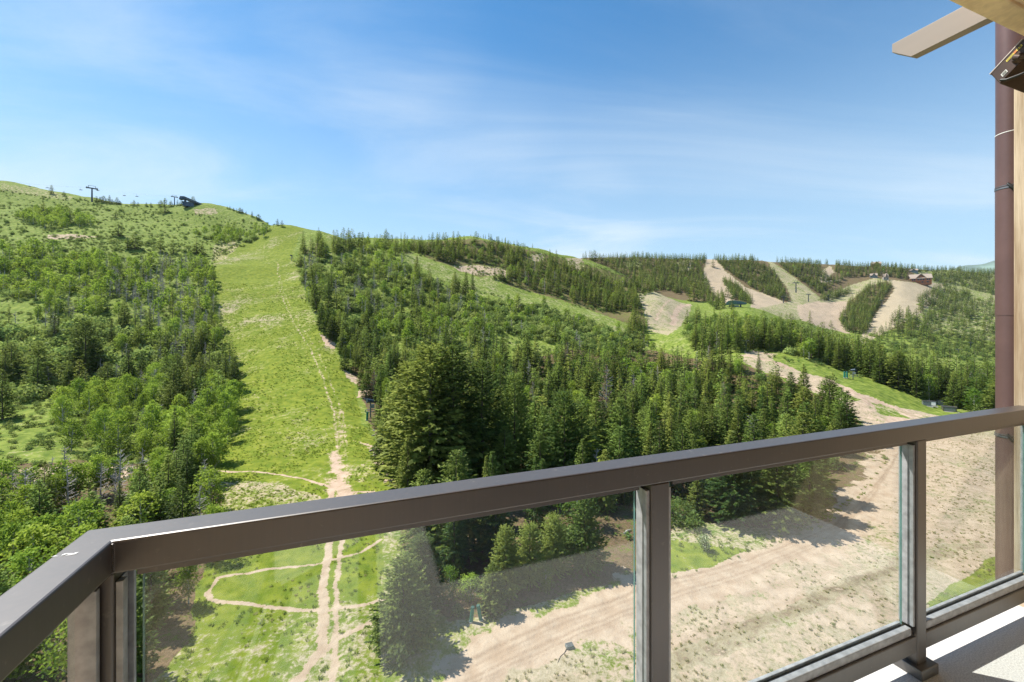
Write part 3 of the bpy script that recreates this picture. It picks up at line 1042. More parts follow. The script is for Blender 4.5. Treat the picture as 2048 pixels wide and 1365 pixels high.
for px, py, hp, lab in ((900, 1195, 60, 'bright young aspen behind the left hydrant post'), (940, 1205, 55, 'spindly young aspen left of the blue green conifer'),
                        (818, 985, 50, 'leftmost of the bright saplings poking up above the railing'), (890, 985, 52, 'middle bright sapling poking up above the railing'),
                        (962, 975, 55, 'brightest sapling poking up above the railing, under the tiered conifer')):
    named('aspen', px, py, hp, lab, 'bright young aspens', 1.4, 2)
named('oak', 1352, 1040, 45, 'pale green rounded bush at the foot of the bank by the post', None, 1.0)
named('oak', 1388, 1062, 38, 'small pale bush on bare soil right of the rounded bush', None, 0.9)
for px, py, hp, lab in ((128, 985, 95, 'tall bare grey trunk at the left of the near stand'), (22, 1030, 90, 'bare branched dead tree at the left picture edge'),
                        (282, 1000, 105, 'grey dead tree with many bare twigs above the rail corner'), (345, 960, 60, 'short dead tree against the brush clearing'),
                        (232, 1010, 75, 'thin dead tree between young conifers of the near stand')):
    named('dead', px, py, hp, lab, 'dead trees in the near left stand', 1.0)

L_ = lambda sp_, where, grp: {sp_: (where, grp)}
CON = 'conifer'
# near left stand, behind and below the rail corner
scatter([(0, 1010), (60, 1005), (230, 985), (330, 965), (400, 985), (450, 1015), (445, 1060), (425, 1110), (400, 1190), (370, 1280), (330, 1330), (230, 1420), (-300, 1420), (-300, 1010)], 30, 110,
        [('dead', 3.2, 6, 10, 1.8), ('aspen', 7, 4.5, 8.5, 2.2), (CON, 18, 5.0, 11.5, 2.3)],
        {CON: ('young green conifer in the near stand behind the rail corner', 'near left conifers'),
         'aspen': ('leafy bright aspen mixed into the near stand behind the rail corner', 'near left aspens'),
         'dead': ('bare grey dead tree in the near stand behind the rail corner', 'near left dead trees')})
# aspens by the run and in the middle left
scatter([(330, 860), (470, 790), (470, 860), (445, 930), (450, 1000), (380, 985), (330, 960)], 60, 150,
        [('aspen', 7, 7, 11, 3.0), (CON, 3, 8, 13, 3.2), ('dead', 1.5, 6, 10, 2.5)],
        {'aspen': ('bright green aspen lining the left edge of the mown run', 'aspens at the run edge'),
         CON: ('dark conifer among the aspens lining the left edge of the mown run', 'conifers at the run edge'),
         'dead': ('grey bare tree among the aspens lining the left edge of the mown run', 'dead trees at the run edge')})
scatter([(110, 830), (200, 800), (330, 800), (370, 880), (330, 935), (230, 930), (130, 900)], 60, 160,
        [('aspen', 5.5, 6, 10, 3.2), ('oak', 3, 2, 3.5, 2.6), ('dead', .8, 5, 9, 2.5)],
        {'aspen': ('bright yellow green aspen in the grove above the brush clearing', 'aspens above the clearing'),
         'oak': ('low green oak bush in the grove above the brush clearing', 'oak bushes above the clearing'),
         'dead': ('grey dead tree in the grove above the brush clearing', 'dead trees above the clearing')})
scatter([(330, 690), (442, 660), (445, 700), (475, 760), (472, 815), (440, 870), (330, 880), (290, 800)], 100, 220,
        [(CON, 6, 8, 15, 3.2), ('aspen', 4, 7, 11, 3.0), ('oak', 1.5, 3, 5, 3), ('dead', 3.4, 7, 12, 2.3)],
        {CON: ('dark conifer in the mixed belt along the left side of the run', 'conifers in the left belt'),
         'aspen': ('green aspen in the mixed belt along the left side of the run', 'aspens in the left belt'),
         'oak': ('grey green oak in the mixed belt along the left side of the run', 'oaks in the left belt'),
         'dead': ('bare grey trunk in the mixed belt along the left side of the run', 'dead trees in the left belt')})
scatter([(-300, 690), (120, 650), (250, 650), (350, 680), (330, 770), (290, 810), (120, 800), (-300, 810)], 110, 230,
        [(CON, 1.5, 8, 14, 4.0), ('oak', 8, 3.2, 6.5, 3.6), ('aspen', 1.0, 6, 9, 3.4), ('dead', 1.6, 6, 9, 2.5)],
        {'oak': ('rounded grey green oak in the scrub band low on the left hillside', 'scrub oaks on the left hillside'),
         CON: ('dark conifer rising from the oak scrub low on the left hillside', 'conifers in the scrub oak'),
         'aspen': ('light aspen rising from the oak scrub low on the left hillside', 'aspens in the scrub oak'),
         'dead': ('bare grey tree in the oak scrub low on the left hillside', 'dead trees in the scrub oak')})
# aspen wood on the upper left
scatter([(215, 545), (300, 530), (400, 525), (428, 560), (440, 660), (330, 690), (230, 640), (120, 660), (60, 640), (180, 590)], 180, 330,
        [(CON, .9, 8, 13, 4), ('dead', 2.4, 7, 11, 2.6), ('aspen', 4.4, 6.5, 11.5, 3.6)],
        {'aspen': ('dark green aspen in the wood on the upper left slope beside the run', 'aspens of the upper left wood'),
         CON: ('conifer rising out of the aspen wood on the upper left slope', 'conifers of the upper left wood'),
         'dead': ('bare grey tree in the aspen wood on the upper left slope', 'dead trees of the upper left wood')})
scatter([(-300, 510), (120, 505), (230, 530), (210, 570), (110, 600), (-300, 610)], 200, 330,
        [('aspen', 2.6, 7, 12, 4), ('oak', 2.0, 3, 5, 3.5), (CON, .4, 8, 12, 4)],
        {'aspen': ('scattered pale aspen at the left edge above the oak scrub', 'pale aspens at the left edge'),
         'oak': ('round green bush at the left edge above the oak scrub', 'bushes at the left edge'),
         CON: ('conifer at the left edge above the oak scrub', 'conifers at the left edge')})
scatter([(30, 440), (100, 425), (170, 440), (185, 455), (100, 460), (40, 450)], 280, 460, [('aspen', 3.5, 7, 11, 3.5), ('oak', 1, 2, 4, 3)],
        {'aspen': ('pale grey trunked aspen in the copse high on the left slope', 'high copse aspens'),
         'oak': ('small bush in the copse high on the left slope', 'high copse bushes')})
scatter([(385, 470), (450, 458), (535, 460), (538, 475), (480, 490), (440, 490)], 250, 480, [('aspen', 3.5, 6, 9, 3.5), ('oak', 3, 3, 5, 3), (CON, .4, 6, 10, 4)],
        {'aspen': ('little aspen in the copse left of the run just under its top', 'aspens under the run top'),
         'oak': ('green bush in the copse left of the run just under its top', 'bushes under the run top'),
         CON: ('conifer in the copse left of the run just under its top', 'conifers under the run top')})
scatter([(-300, 390), (60, 395), (200, 415), (400, 420), (520, 445), (400, 525), (200, 520), (-300, 515)], 200, 520, [('oak', 0.42, 1.4, 3.4, 3.2)],
        {'oak': ('dark round bush dotted over the open left hillside', 'bushes on the open left hillside')})
# right flank of the run: pale woods
scatter([(600, 500), (640, 484), (705, 484), (705, 505), (660, 520), (610, 525)], 250, 420, [(CON, 3.2, 11, 17, 3.2), ('brown', .8, 9, 13, 3.2)],
        {CON: ('dark narrow conifer in the cluster at the top right of the run', 'conifers at the run top'),
         'brown': ('browned conifer in the cluster at the top right of the run', 'browned conifers at the run top')})
scatter([(690, 487), (860, 495), (860, 505), (795, 512), (700, 505)], 320, 480, [(CON, 2.6, 9, 15, 3.5), ('aspen', 2, 7, 10, 3.5)],
        {CON: ('conifer in the line of trees on the middle skyline', 'middle skyline conifers'),
         'aspen': ('aspen in the line of trees on the middle skyline', 'middle skyline aspens')})
scatter([(598, 530), (700, 515), (790, 510), (825, 545), (880, 575), (960, 605), (1000, 660), (960, 700), (850, 700), (760, 690), (690, 655), (625, 620), (606, 570)], 180, 330,
        [(CON, 1.5, 8, 15, 3.2), ('oak', 5.0, 2.6, 5.5, 3.2), ('aspen', 2.8, 6, 11, 3.8), ('dead', 2.0, 8, 13, 3)],
        {'aspen': ('light green aspen with pale trunk on the slope right of the run', 'pale aspens right of the run'),
         'oak': ('bright bush under the pale aspens on the slope right of the run', 'bushes right of the run'),
         CON: ('conifer among the pale aspens on the slope right of the run', 'conifers among the pale aspens'),
         'dead': ('grey leafless tree among the pale aspens on the slope right of the run', 'dead trees among the pale aspens')})
scatter([(622, 628), (690, 655), (765, 690), (800, 760), (770, 830), (735, 800), (700, 745), (664, 690)], 100, 220,
        [(CON, 6, 8, 14, 3.0), ('aspen', 1.6, 6, 9, 3), ('brown', .3, 8, 12, 3)],
        {CON: ('conifer in the dark edge along the right side of the green run', 'conifers at the right run edge'),
         'aspen': ('aspen in the dark edge along the right side of the green run', 'aspens at the right run edge'),
         'brown': ('browned conifer in the dark edge along the right side of the green run', 'browned conifers at the right run edge')})
scatter([(900, 612), (1000, 606), (1086, 618), (1200, 655), (1290, 690), (1330, 715), (1200, 715), (1086, 680), (960, 660), (890, 640)], 170, 330,
        [('oak', 7, 3, 6, 3.2), ('aspen', 2.5, 6, 9, 3.2), (CON, .6, 8, 14, 3.6), ('dead', .8, 7, 10, 3)],
        {'oak': ('vivid light green bush in the bright band under the second ski run', 'bright bushes under the second run'),
         'aspen': ('vivid light green aspen in the bright band under the second ski run', 'bright aspens under the second run'),
         CON: ('dark conifer in the bright band under the second ski run', 'conifers in the bright band'),
         'dead': ('bare grey tree in the bright band under the second ski run', 'dead trees in the bright band')})
# the dense stand in the middle
scatter([(760, 735), (850, 720), (1000, 720), (1130, 720), (1300, 735), (1400, 740), (1480, 765), (1440, 830), (1300, 850), (1000, 850), (800, 850), (765, 800)], 95, 215,
        [(CON, 7.5, 7, 17.5, 3.4), ('aspen', 2.2, 7, 11, 3), ('oak', 2.0, 3, 6, 3), ('dead', .7, 9, 13, 2.6), ('brown', .35, 10, 15, 3)],
        {CON: ('dark green conifer in the far half of the dense stand above the railing', 'far conifers of the dense stand'),
         'aspen': ('leafy aspen squeezed into the far half of the dense stand', 'far aspens of the dense stand'),
         'oak': ('bright rounded bush squeezed into the far half of the dense stand', 'far bushes of the dense stand'),
         'dead': ('bare grey snag in the far half of the dense stand', 'dead trees of the dense stand'),
         'brown': ('browned conifer in the far half of the dense stand', 'browned conifers of the dense stand')})
scatter([(745, 850), (1000, 850), (1300, 850), (1440, 830), (1480, 775), (1600, 800), (1680, 840), (1705, 880), (1680, 930), (1620, 1000), (1560, 1045), (1450, 1030), (1345, 1030), (1270, 1060),
         (1180, 1130), (1100, 1165), (1000, 1200), (900, 1215), (850, 1160), (800, 1080), (785, 970)], 40, 130,
        [(CON, 7.5, 6, 15.5, 3.0), ('aspen', 1.6, 5, 9, 3), ('oak', 1.6, 2.5, 5, 3), ('brown', .2, 9, 13, 3), ('dead', .4, 6, 10, 2.6)],
        {CON: ('sunlit conifer in the near half of the dense stand, rising just behind the railing', 'near conifers of the dense stand'),
         'aspen': ('leafy aspen in the near half of the dense stand just behind the railing', 'near aspens of the dense stand'),
         'oak': ('bright rounded bush in the near half of the dense stand just behind the railing', 'near bushes of the dense stand'),
         'brown': ('browned conifer in the near half of the dense stand', 'near browned conifers'),
         'dead': ('bare grey snag in the near half of the dense stand', 'near dead trees of the dense stand')},
        avoid=([(1175, 1075), (1290, 1000), (1345, 1000), (1345, 1200), (1150, 1200)],))
scatter([(880, 1150), (1130, 1150), (1130, 1200), (980, 1235), (890, 1240)], 36, 60, [('oak', 8, .7, 1.8, 1.6), ('aspen', 4, 2, 4, 2)],
        {'oak': ('low leafy bush at the foot of the shady bank behind the hydrant posts', 'bushes behind the hydrant posts'),
         'aspen': ('thin sapling at the foot of the shady bank behind the hydrant posts', 'saplings behind the hydrant posts')})
scatter([(1400, 728), (1480, 736), (1560, 772), (1640, 806), (1600, 815), (1480, 795), (1400, 775)], 95, 190, [(CON, 8, 6, 10.5, 2.8), ('oak', 3, 2, 4, 2.6)],
        {CON: ('shorter conifer at the right rim of the dense stand beside the dirt road', 'rim conifers of the dense stand'),
         'oak': ('green bush at the right rim of the dense stand beside the dirt road', 'rim bushes of the dense stand')})
# wooded slope behind the second run
scatter([(800, 496), (850, 490), (930, 486), (1000, 492), (1100, 520), (1170, 545), (1270, 575), (1285, 655), (1150, 606), (1050, 578), (960, 552), (880, 522)], 335, 540,
        [(CON, 4.6, 9, 15, 3.2), ('oak', 2.2, 2.5, 4.5, 3.5), ('aspen', .8, 7, 10, 3.5), ('dead', .3, 9, 13, 3), ('brown', .25, 9, 13, 3)],
        {CON: ('dark conifer on the wooded knoll behind the second ski run', 'conifers on the middle knoll'),
         'oak': ('green bush on the wooded knoll behind the second ski run', 'bushes on the middle knoll'),
         'aspen': ('aspen on the wooded knoll behind the second ski run', 'aspens on the middle knoll'),
         'dead': ('dead tree on the wooded knoll behind the second ski run', 'dead trees on the middle knoll'),
         'brown': ('browned conifer on the wooded knoll behind the second ski run', 'browned conifers on the middle knoll')},
        avoid=([(905, 530), (960, 528), (1020, 538), (1020, 558), (960, 556), (915, 545)], [(1055, 505), (1095, 500), (1100, 525), (1060, 530)]))
for px, py, hp, lab in ((982, 479, 13, 'lone conifer standing on the bald middle summit'), (1065, 494, 9, 'small lone conifer on the bald shoulder right of the middle summit'),
                        (772, 478, 20, 'dark conifer tallest on the middle skyline'), (802, 482, 18, 'narrow conifer on the middle skyline right of the tallest'),
                        (887, 480, 15, 'conifer at the left foot of the bald middle summit')):
    named(CON, px, py, hp, lab, None, 0.9)
# right-hand belt behind the road
scatter([(1380, 690), (1450, 668), (1600, 690), (1700, 722), (1800, 750), (1900, 768), (2200, 785), (2200, 840), (1985, 840), (1900, 815), (1800, 785), (1745, 762), (1640, 728), (1560, 706), (1490, 700), (1400, 720)], 125, 300,
        [(CON, 6.5, 10, 17, 3.4), ('aspen', 2.0, 7, 11, 3.2), ('oak', 2.0, 3, 5, 3), ('dead', .6, 8, 11, 3)],
        {CON: ('dark conifer in the tree belt on the far side of the dirt road', 'conifers beyond the road'),
         'aspen': ('bright aspen in the tree belt on the far side of the dirt road', 'aspens beyond the road'),
         'oak': ('green bush in the tree belt on the far side of the dirt road', 'bushes beyond the road'),
         'dead': ('bare grey tree in the tree belt on the far side of the dirt road', 'dead trees beyond the road')})
scatter([(1370, 640), (1450, 635), (1560, 645), (1660, 690), (1600, 690), (1450, 668), (1380, 690)], 200, 460,
        [('oak', 6, 3, 6, 3.4), ('aspen', 2, 6, 9, 3.4), (CON, 1.6, 10, 15, 4)],
        {'oak': ('light green bush on the rise below the green roofed lift station', 'bushes below the lift station'),
         'aspen': ('light green aspen on the rise below the green roofed lift station', 'aspens below the lift station'),
         CON: ('dark conifer on the rise below the green roofed lift station', 'conifers below the lift station')})
scatter([(1250, 572), (1300, 575), (1400, 570), (1500, 575), (1500, 612), (1440, 625), (1400, 600), (1330, 582), (1275, 590)], 400, 600,
        [(CON, 2.2, 10, 15, 4), ('oak', .6, 3, 5, 4)],
        {CON: ('dark conifer in the strip behind the tan saddle and dirt track', 'conifers behind the saddle'),
         'oak': ('bush in the strip behind the tan saddle and dirt track', 'bushes behind the saddle')}, avoid=([(1450, 600), (1495, 600), (1495, 618), (1450, 618)],))
scatter([(1250, 640), (1292, 650), (1300, 690), (1260, 680)], 230, 420, [(CON, 4, 10, 15, 3.5)], {CON: ('dark conifer at the near left rim of the tan saddle', 'conifers at the saddle rim')})
# far valley brush and trees at right
scatter([(1700, 690), (1790, 655), (1850, 630), (1900, 600), (2200, 600), (2200, 730), (1900, 720), (1760, 705)], 400, 800,
        [(CON, .8, 9, 15, 4.5), ('oak', 2.6, 2.5, 5, 4.2)],
        {'oak': ('green bush on the far slope left of the drainpipe', 'far bushes by the drainpipe'), CON: ('dark conifer on the far slope left of the drainpipe', 'far conifers by the drainpipe')})
scatter([(1776, 655), (1800, 635), (1850, 632), (1872, 660), (1865, 690), (1780, 675)], 400, 800, [(CON, 2.6, 14, 20, 4.5)],
        {CON: ('dark conifer in the low clump under the tan meadow', 'far clump under the meadow')})
scatter([(1836, 600), (1890, 570), (1945, 590), (1955, 640), (1880, 640), (1838, 625)], 450, 1000, [(CON, 3.0, 10, 17, 3.8), ('oak', 1.5, 3, 5, 4.5)],
        {CON: ('dark conifer in the loose wood right of the tan meadow', 'far wood right of the meadow'), 'oak': ('bush in the loose wood right of the tan meadow', 'far bushes right of the meadow')})
FARW = [([(1421, 513), (1500, 517), (1545, 542), (1578, 602), (1556, 600), (1500, 574), (1450, 538)], 3.0, 'long wedge of trees between the two pale runs', 'far wedge'),
        ([(1445, 562), (1465, 566), (1505, 606), (1505, 616), (1485, 606), (1458, 585)], 3.2, 'narrow strip of trees on the tan run above the lift station', 'far strip'),
        ([(1762, 566), (1784, 574), (1748, 632), (1732, 672), (1692, 664), (1680, 640), (1702, 604), (1738, 576)], 2.6, 'island of trees left of the tan meadow', 'far island'),
        ([(1250, 516), (1300, 513), (1370, 514), (1416, 512), (1404, 545), (1425, 590), (1440, 602), (1400, 590), (1320, 580), (1170, 560), (1165, 520)], 2.6, 'far wood left of the upper tan run', 'far left wood'),
        ([(1546, 518), (1640, 522), (1640, 545), (1690, 560), (1640, 590), (1606, 566), (1570, 540)], 1.9, 'far wood between the green gully and the ridge', 'far middle wood'),
        ([(1640, 600), (1700, 575), (1700, 590), (1650, 606)], 2.0, 'small far wood under the ridge gully', 'far small wood'),
        ([(1640, 522), (1760, 526), (1900, 536), (2200, 546), (2200, 590), (1990, 592), (1890, 566), (1830, 562), (1750, 552), (1690, 558), (1660, 535)], 1.7, 'far ridge top behind the wooden lodge', 'far ridge wood')]
for poly, d, where, grp in FARW:
    scatter(poly, 500, 1100, [(CON, d * 3.0, 9, 15.5, 2.9), ('aspen', .25, 8, 12, 5)],
            {CON: ('tiny dark conifer in the ' + where, grp + ' conifers'), 'aspen': ('tiny pale aspen in the ' + where, grp + ' aspens')},
            avoid=([(1815, 545), (1865, 545), (1865, 566), (1815, 566)], [(1655, 528), (1672, 528), (1672, 560), (1655, 560)]))
for px, py, hp, lab in ((1620, 650, 28, 'lone dark conifer at the near edge of the pink cut'), (1662, 655, 15, 'small conifer at the right of the pink cut'),
                        (1590, 650, 16, 'small conifer at the left of the pink cut'), (1426, 536, 18, 'lone conifer standing on the upper tan run'),
                        (1388, 604, 38, 'dark conifer beside the dirt track on the tan saddle')):
    named(CON, px, py, hp, lab, None, 1.1)

# low brush and grass tufts (nobody could count them)
BRUSH = {'sage': [], 'tuft': [], 'straw': []}


def cover(poly, y0, y1, kind, dens, h0, h1, mask=None):
    us = [p[0] for p in poly]
    u0, u1 = max(-100, min(us)), min(2120, max(us))
    n = int((u1 - u0) / F * (y1 * y1 - y0 * y0) / 2 * dens)
    u = RNG.uniform(u0, u1, n)
    Y = np.sqrt(RNG.uniform(y0 * y0, y1 * y1, n))
    py = grid_at(PG, u, Y)
    ok = inpoly(poly, u, py)
    x = (u - CX) / F * Y
    ok &= fbm(x / 5, Y / 5, 15) > RNG.uniform(0.3, 0.6, n)
    if mask is not None:
        ok &= grid_at(mask, u, Y) < RNG.uniform(0.1, 0.6, n)
    z = grid_at(ZG, u, Y)
    h = RNG.uniform(h0, h1, n)
    BRUSH[kind].append(np.stack([x, Y, z, h], -1)[ok])


cover([(-100, 480), (540, 470), (430, 520), (440, 690), (470, 740), (440, 950), (330, 990), (-100, 1000)], 60, 330, 'sage', 0.22, 0.5, 1.5)
cover([(-100, 366), (560, 450), (500, 490), (430, 520), (-100, 520)], 250, 520, 'sage', 0.06, 0.7, 1.8)
cover([(600, 500), (900, 560), (1300, 690), (1300, 760), (760, 740), (600, 600)], 140, 340, 'sage', 0.10, 0.7, 1.7)
cover([(740, 840), (800, 960), (880, 1240), (1280, 1150), (1345, 1060), (1790, 930), (1700, 860)], 36, 130, 'sage', 0.10, 0.4, 1.1)
cover([(800, 500), (1000, 480), (1290, 560), (1290, 660), (950, 550)], 330, 540, 'sage', 0.07, 0.9, 2.0)
cover([(1400, 640), (1650, 640), (1900, 760), (2120, 780), (2120, 850), (1490, 705)], 130, 320, 'sage', 0.08, 0.6, 1.6)
cover(MAIN_RUN, 28, 110, 'tuft', 2.2, 0.12, 0.36, dirt)
cover(MAIN_RUN, 28, 80, 'straw', 0.35, 0.10, 0.30, dirt)
cover(MAIN_RUN, 110, 260, 'tuft', 0.8, 0.2, 0.55, dirt)
cover([(790, 985), (740, 850), (700, 770), (790, 1000), (860, 1240), (800, 1300)], 36, 120, 'tuft', 1.5, 0.2, 0.5)
cover([(1345, 1060), (1500, 1085), (1700, 1000), (1790, 900), (1740, 980), (1640, 1060), (1345, 1160)], 36, 110, 'tuft', 1.6, 0.15, 0.45)
cover(DIRT_BIG, 14, 110, 'straw', 1.6, 0.10, 0.26, road)
cover(DIRT_BIG, 14, 110, 'tuft', 0.22, 0.10, 0.28, road)
cover([(1850, 1210), (1980, 1120), (2120, 1080), (2120, 1400), (1850, 1400)], 14, 60, 'tuft', 5, 0.08, 0.2)

# ---------------------------------------------------------------- which trees show, and how large
GR = 4
gw, gh = int(2048 / GR), int(1365 / GR)
occ = np.zeros((gh, gw), bool)
for tr in sorted(TREES, key=lambda q: q['y']):
    px = tr['x'] / tr['y'] * F + CX
    pb = CY + F * (EYE - tr['z']) / tr['y']
    hp = tr['h'] * F / tr['y']
    top = pb - hp
    wr = {'conifer': .16, 'brown': .14, 'aspen': .17, 'oak': .55, 'dead': .06}[tr['sp']] * tr['wide']
    hor = float(grid_at(HOR, px, tr['y'] * 0.985)) if -800 < px < 2900 else 9999
    low = min(pb, hor)
    tr['hp'] = hp
    tr['vis'] = 0
    y0, y1 = max(0, int(top / GR)), min(gh, int(math.ceil(low / GR)))
    for yy in range(y0, y1):
        q = ((yy + .5) * GR - top) / max(hp, 1)
        q = min(max(q, 0.05), 1)
        half = wr * hp * (q if tr['sp'] in ('conifer', 'brown') else math.sin(math.pi * min(.95, q * .8 + .1)) ** .5)
        x0, x1 = max(0, int((px - half) / GR)), min(gw, int(math.ceil((px + half) / GR)))
        if x1 > x0:
            seg = occ[yy, x0:x1]
            tr['vis'] += int((~seg).sum())
            seg[:] = True
NAMES = {'conifer': ('conifer_tree', 'conifer'), 'aspen': ('aspen_tree', 'aspen'), 'oak': ('oak_shrub', 'oak shrub'), 'dead': ('dead_tree', 'dead tree'), 'brown': ('browned_conifer', 'dying conifer')}
REST = {k: [] for k in NAMES}
FARREF = {}
n_ind = {}
for sp_ in NAMES:
    L = [q for q in TREES if q['sp'] == sp_]
    L.sort(key=lambda q: (-int(q['named']), -q['vis']))
    cap = 300
    for i, q in enumerate(L):
        if q['vis'] == 0 and not q['named']:
            if q['y'] < 260:
                REST[sp_].append(q)
            continue
        if i >= cap or (not q['named'] and q['vis'] < (2 if len(L) > cap else 1)):
            REST[sp_].append(q)
            continue
        near, farm = KIT[sp_]
        nm, cat = NAMES[sp_]
        v = q['var'] if q['var'] is not None else int(RNG.integers(len(near)))
        w_ = q['wide'] * q['h'] * float(RNG.uniform(0.85, 1.35))
        rot = (q['lean'] * 0.3, q['lean'], float(RNG.uniform(0, 6.28)))
        if q['lean']:
            rot = (0, q['lean'], 0)
        if q['hp'] > 42 and near[v % len(near)][0] is not None:
            o = link(nm, None, None, (q['x'], q['y'], q['z'] - 0.1), rot)
            o.scale = (w_, w_, q['h'])
            tm, cm = near[v % len(near)]
            if sp_ == 'conifer' and q['named'] and q['hp'] > 110:
                tm, cm = BIG[v % 3]
            link('trunk', tm, o)
            link('crown', cm, o)
        else:
            me = near[v % len(near)][1] if (near[v % len(near)][0] is None) else farm[v % len(farm)]
            o = link(nm, me, None, (q['x'], q['y'], q['z'] - 0.1), rot)
            o.scale = (w_, w_, q['h'])
            FARREF.setdefault(sp_, {})[v % len(farm)] = o
        tag(o, q['label'], cat, q['group'])
        n_ind[sp_] = n_ind.get(sp_, 0) + 1
print('TREES', len(TREES), 'individual', n_ind, 'rest', {k: len(v) for k, v in REST.items()})


def gn_scatter(name, pts, meshes, label, cat, seed=3, squash=(0.9, 1.12)):
    """one object whose points carry copies of the plant meshes"""
    n = len(pts)
    if n == 0:
        return None
    me = bpy.data.meshes.new(name)
    me.vertices.add(n)
    me.vertices.foreach_set('co', np.ascontiguousarray(pts[:, :3], np.float32).ravel())
    r = np.random.default_rng(seed)
    sc_ = np.stack([pts[:, 3] * r.uniform(*squash, n)] * 2 + [pts[:, 3]], -1).astype(np.float32)
    a = me.attributes.new('size', 'FLOAT_VECTOR', 'POINT')
    a.data.foreach_set('vector', sc_.ravel())
    a = me.attributes.new('turn', 'FLOAT_VECTOR', 'POINT')
    a.data.foreach_set('vector', np.stack([np.zeros(n), np.zeros(n), r.uniform(0, 6.28, n)], -1).astype(np.float32).ravel())
    a = me.attributes.new('pick', 'INT', 'POINT')
    a.data.foreach_set('value', r.integers(0, len(meshes), n).astype(np.int32))
    o = link(name, me)
    tag(o, label, cat, kind='stuff')
    ng = bpy.data.node_groups.new(name, 'GeometryNodeTree')
    ng.interface.new_socket('Geometry', in_out='INPUT', socket_type='NodeSocketGeometry')
    ng.interface.new_socket('Geometry', in_out='OUTPUT', socket_type='NodeSocketGeometry')
    N, LK = ng.nodes, ng.links
    gi, go = N.new('NodeGroupInput'), N.new('NodeGroupOutput')
    ip = N.new('GeometryNodeInstanceOnPoints')
    gin = N.new('GeometryNodeGeometryToInstance')
    for m_ in reversed(meshes):
        src = bpy.data.objects.get('source_' + m_.name) or bpy.data.objects.new('source_' + m_.name, m_)
        oi = N.new('GeometryNodeObjectInfo')
        oi.inputs['Object'].default_value = src
        oi.inputs['As Instance'].default_value = True
        LK.new(oi.outputs['Geometry'], gin.inputs[0]) if False else None
        N_join = N.get('join') or N.new('GeometryNodeJoinGeometry')
        N_join.name = 'join'
        LK.new(oi.outputs['Geometry'], N_join.inputs[0])
    def attr(nm, ty):
        nd = N.new('GeometryNodeInputNamedAttribute')
        nd.data_type = ty
        nd.inputs['Name'].default_value = nm
        return nd.outputs['Attribute']
    LK.new(gi.outputs[0], ip.inputs['Points'])
    LK.new(N['join'].outputs[0], ip.inputs['Instance'])
    ip.inputs['Pick Instance'].default_value = True
    LK.new(attr('pick', 'INT'), ip.inputs['Instance Index'])
    LK.new(attr('turn', 'FLOAT_VECTOR'), ip.inputs['Rotation'])
    LK.new(attr('size', 'FLOAT_VECTOR'), ip.inputs['Scale'])
    N.remove(gin)
    LK.new(ip.outputs[0], go.inputs[0])
    md = o.modifiers.new('plants', 'NODES')
    md.node_group = ng
    return o


STUFF = {'conifer': ('conifer_forest', 'many further conifers filling the woods across all slopes', 'forest'),
         'aspen': ('aspen_woodland', 'many further aspens filling the woods across all slopes', 'woodland'),
         'oak': ('oak_scrub', 'many further oak bushes covering the slopes', 'scrub'),
         'dead': ('dead_wood', 'further bare grey trees among the living ones', 'dead wood'),
         'brown': ('browned_wood', 'further browned conifers among the green ones', 'dead wood')}
for sp_, (nm, lab, cat) in STUFF.items():
    if REST[sp_]:
        gn_scatter(nm, np.array([(q['x'], q['y'], q['z'] - 0.1, q['h']) for q in REST[sp_]]), KIT[sp_][1], lab, cat)
for k, (nm, lab, cat) in {'sage': ('low_brush', 'low grey green brush and sagebrush over the hillsides', 'brush'),
                          'tuft': ('grass_tufts', 'short green grass tufts on the ski run and banks', 'grass'),
                          'straw': ('dry_grass', 'dry straw coloured grass beside the dirt road', 'grass')}.items():
    pts = np.concatenate(BRUSH[k])
    print(nm, len(pts))
    gn_scatter(nm, pts, KIT[k][1], lab, cat, 5)


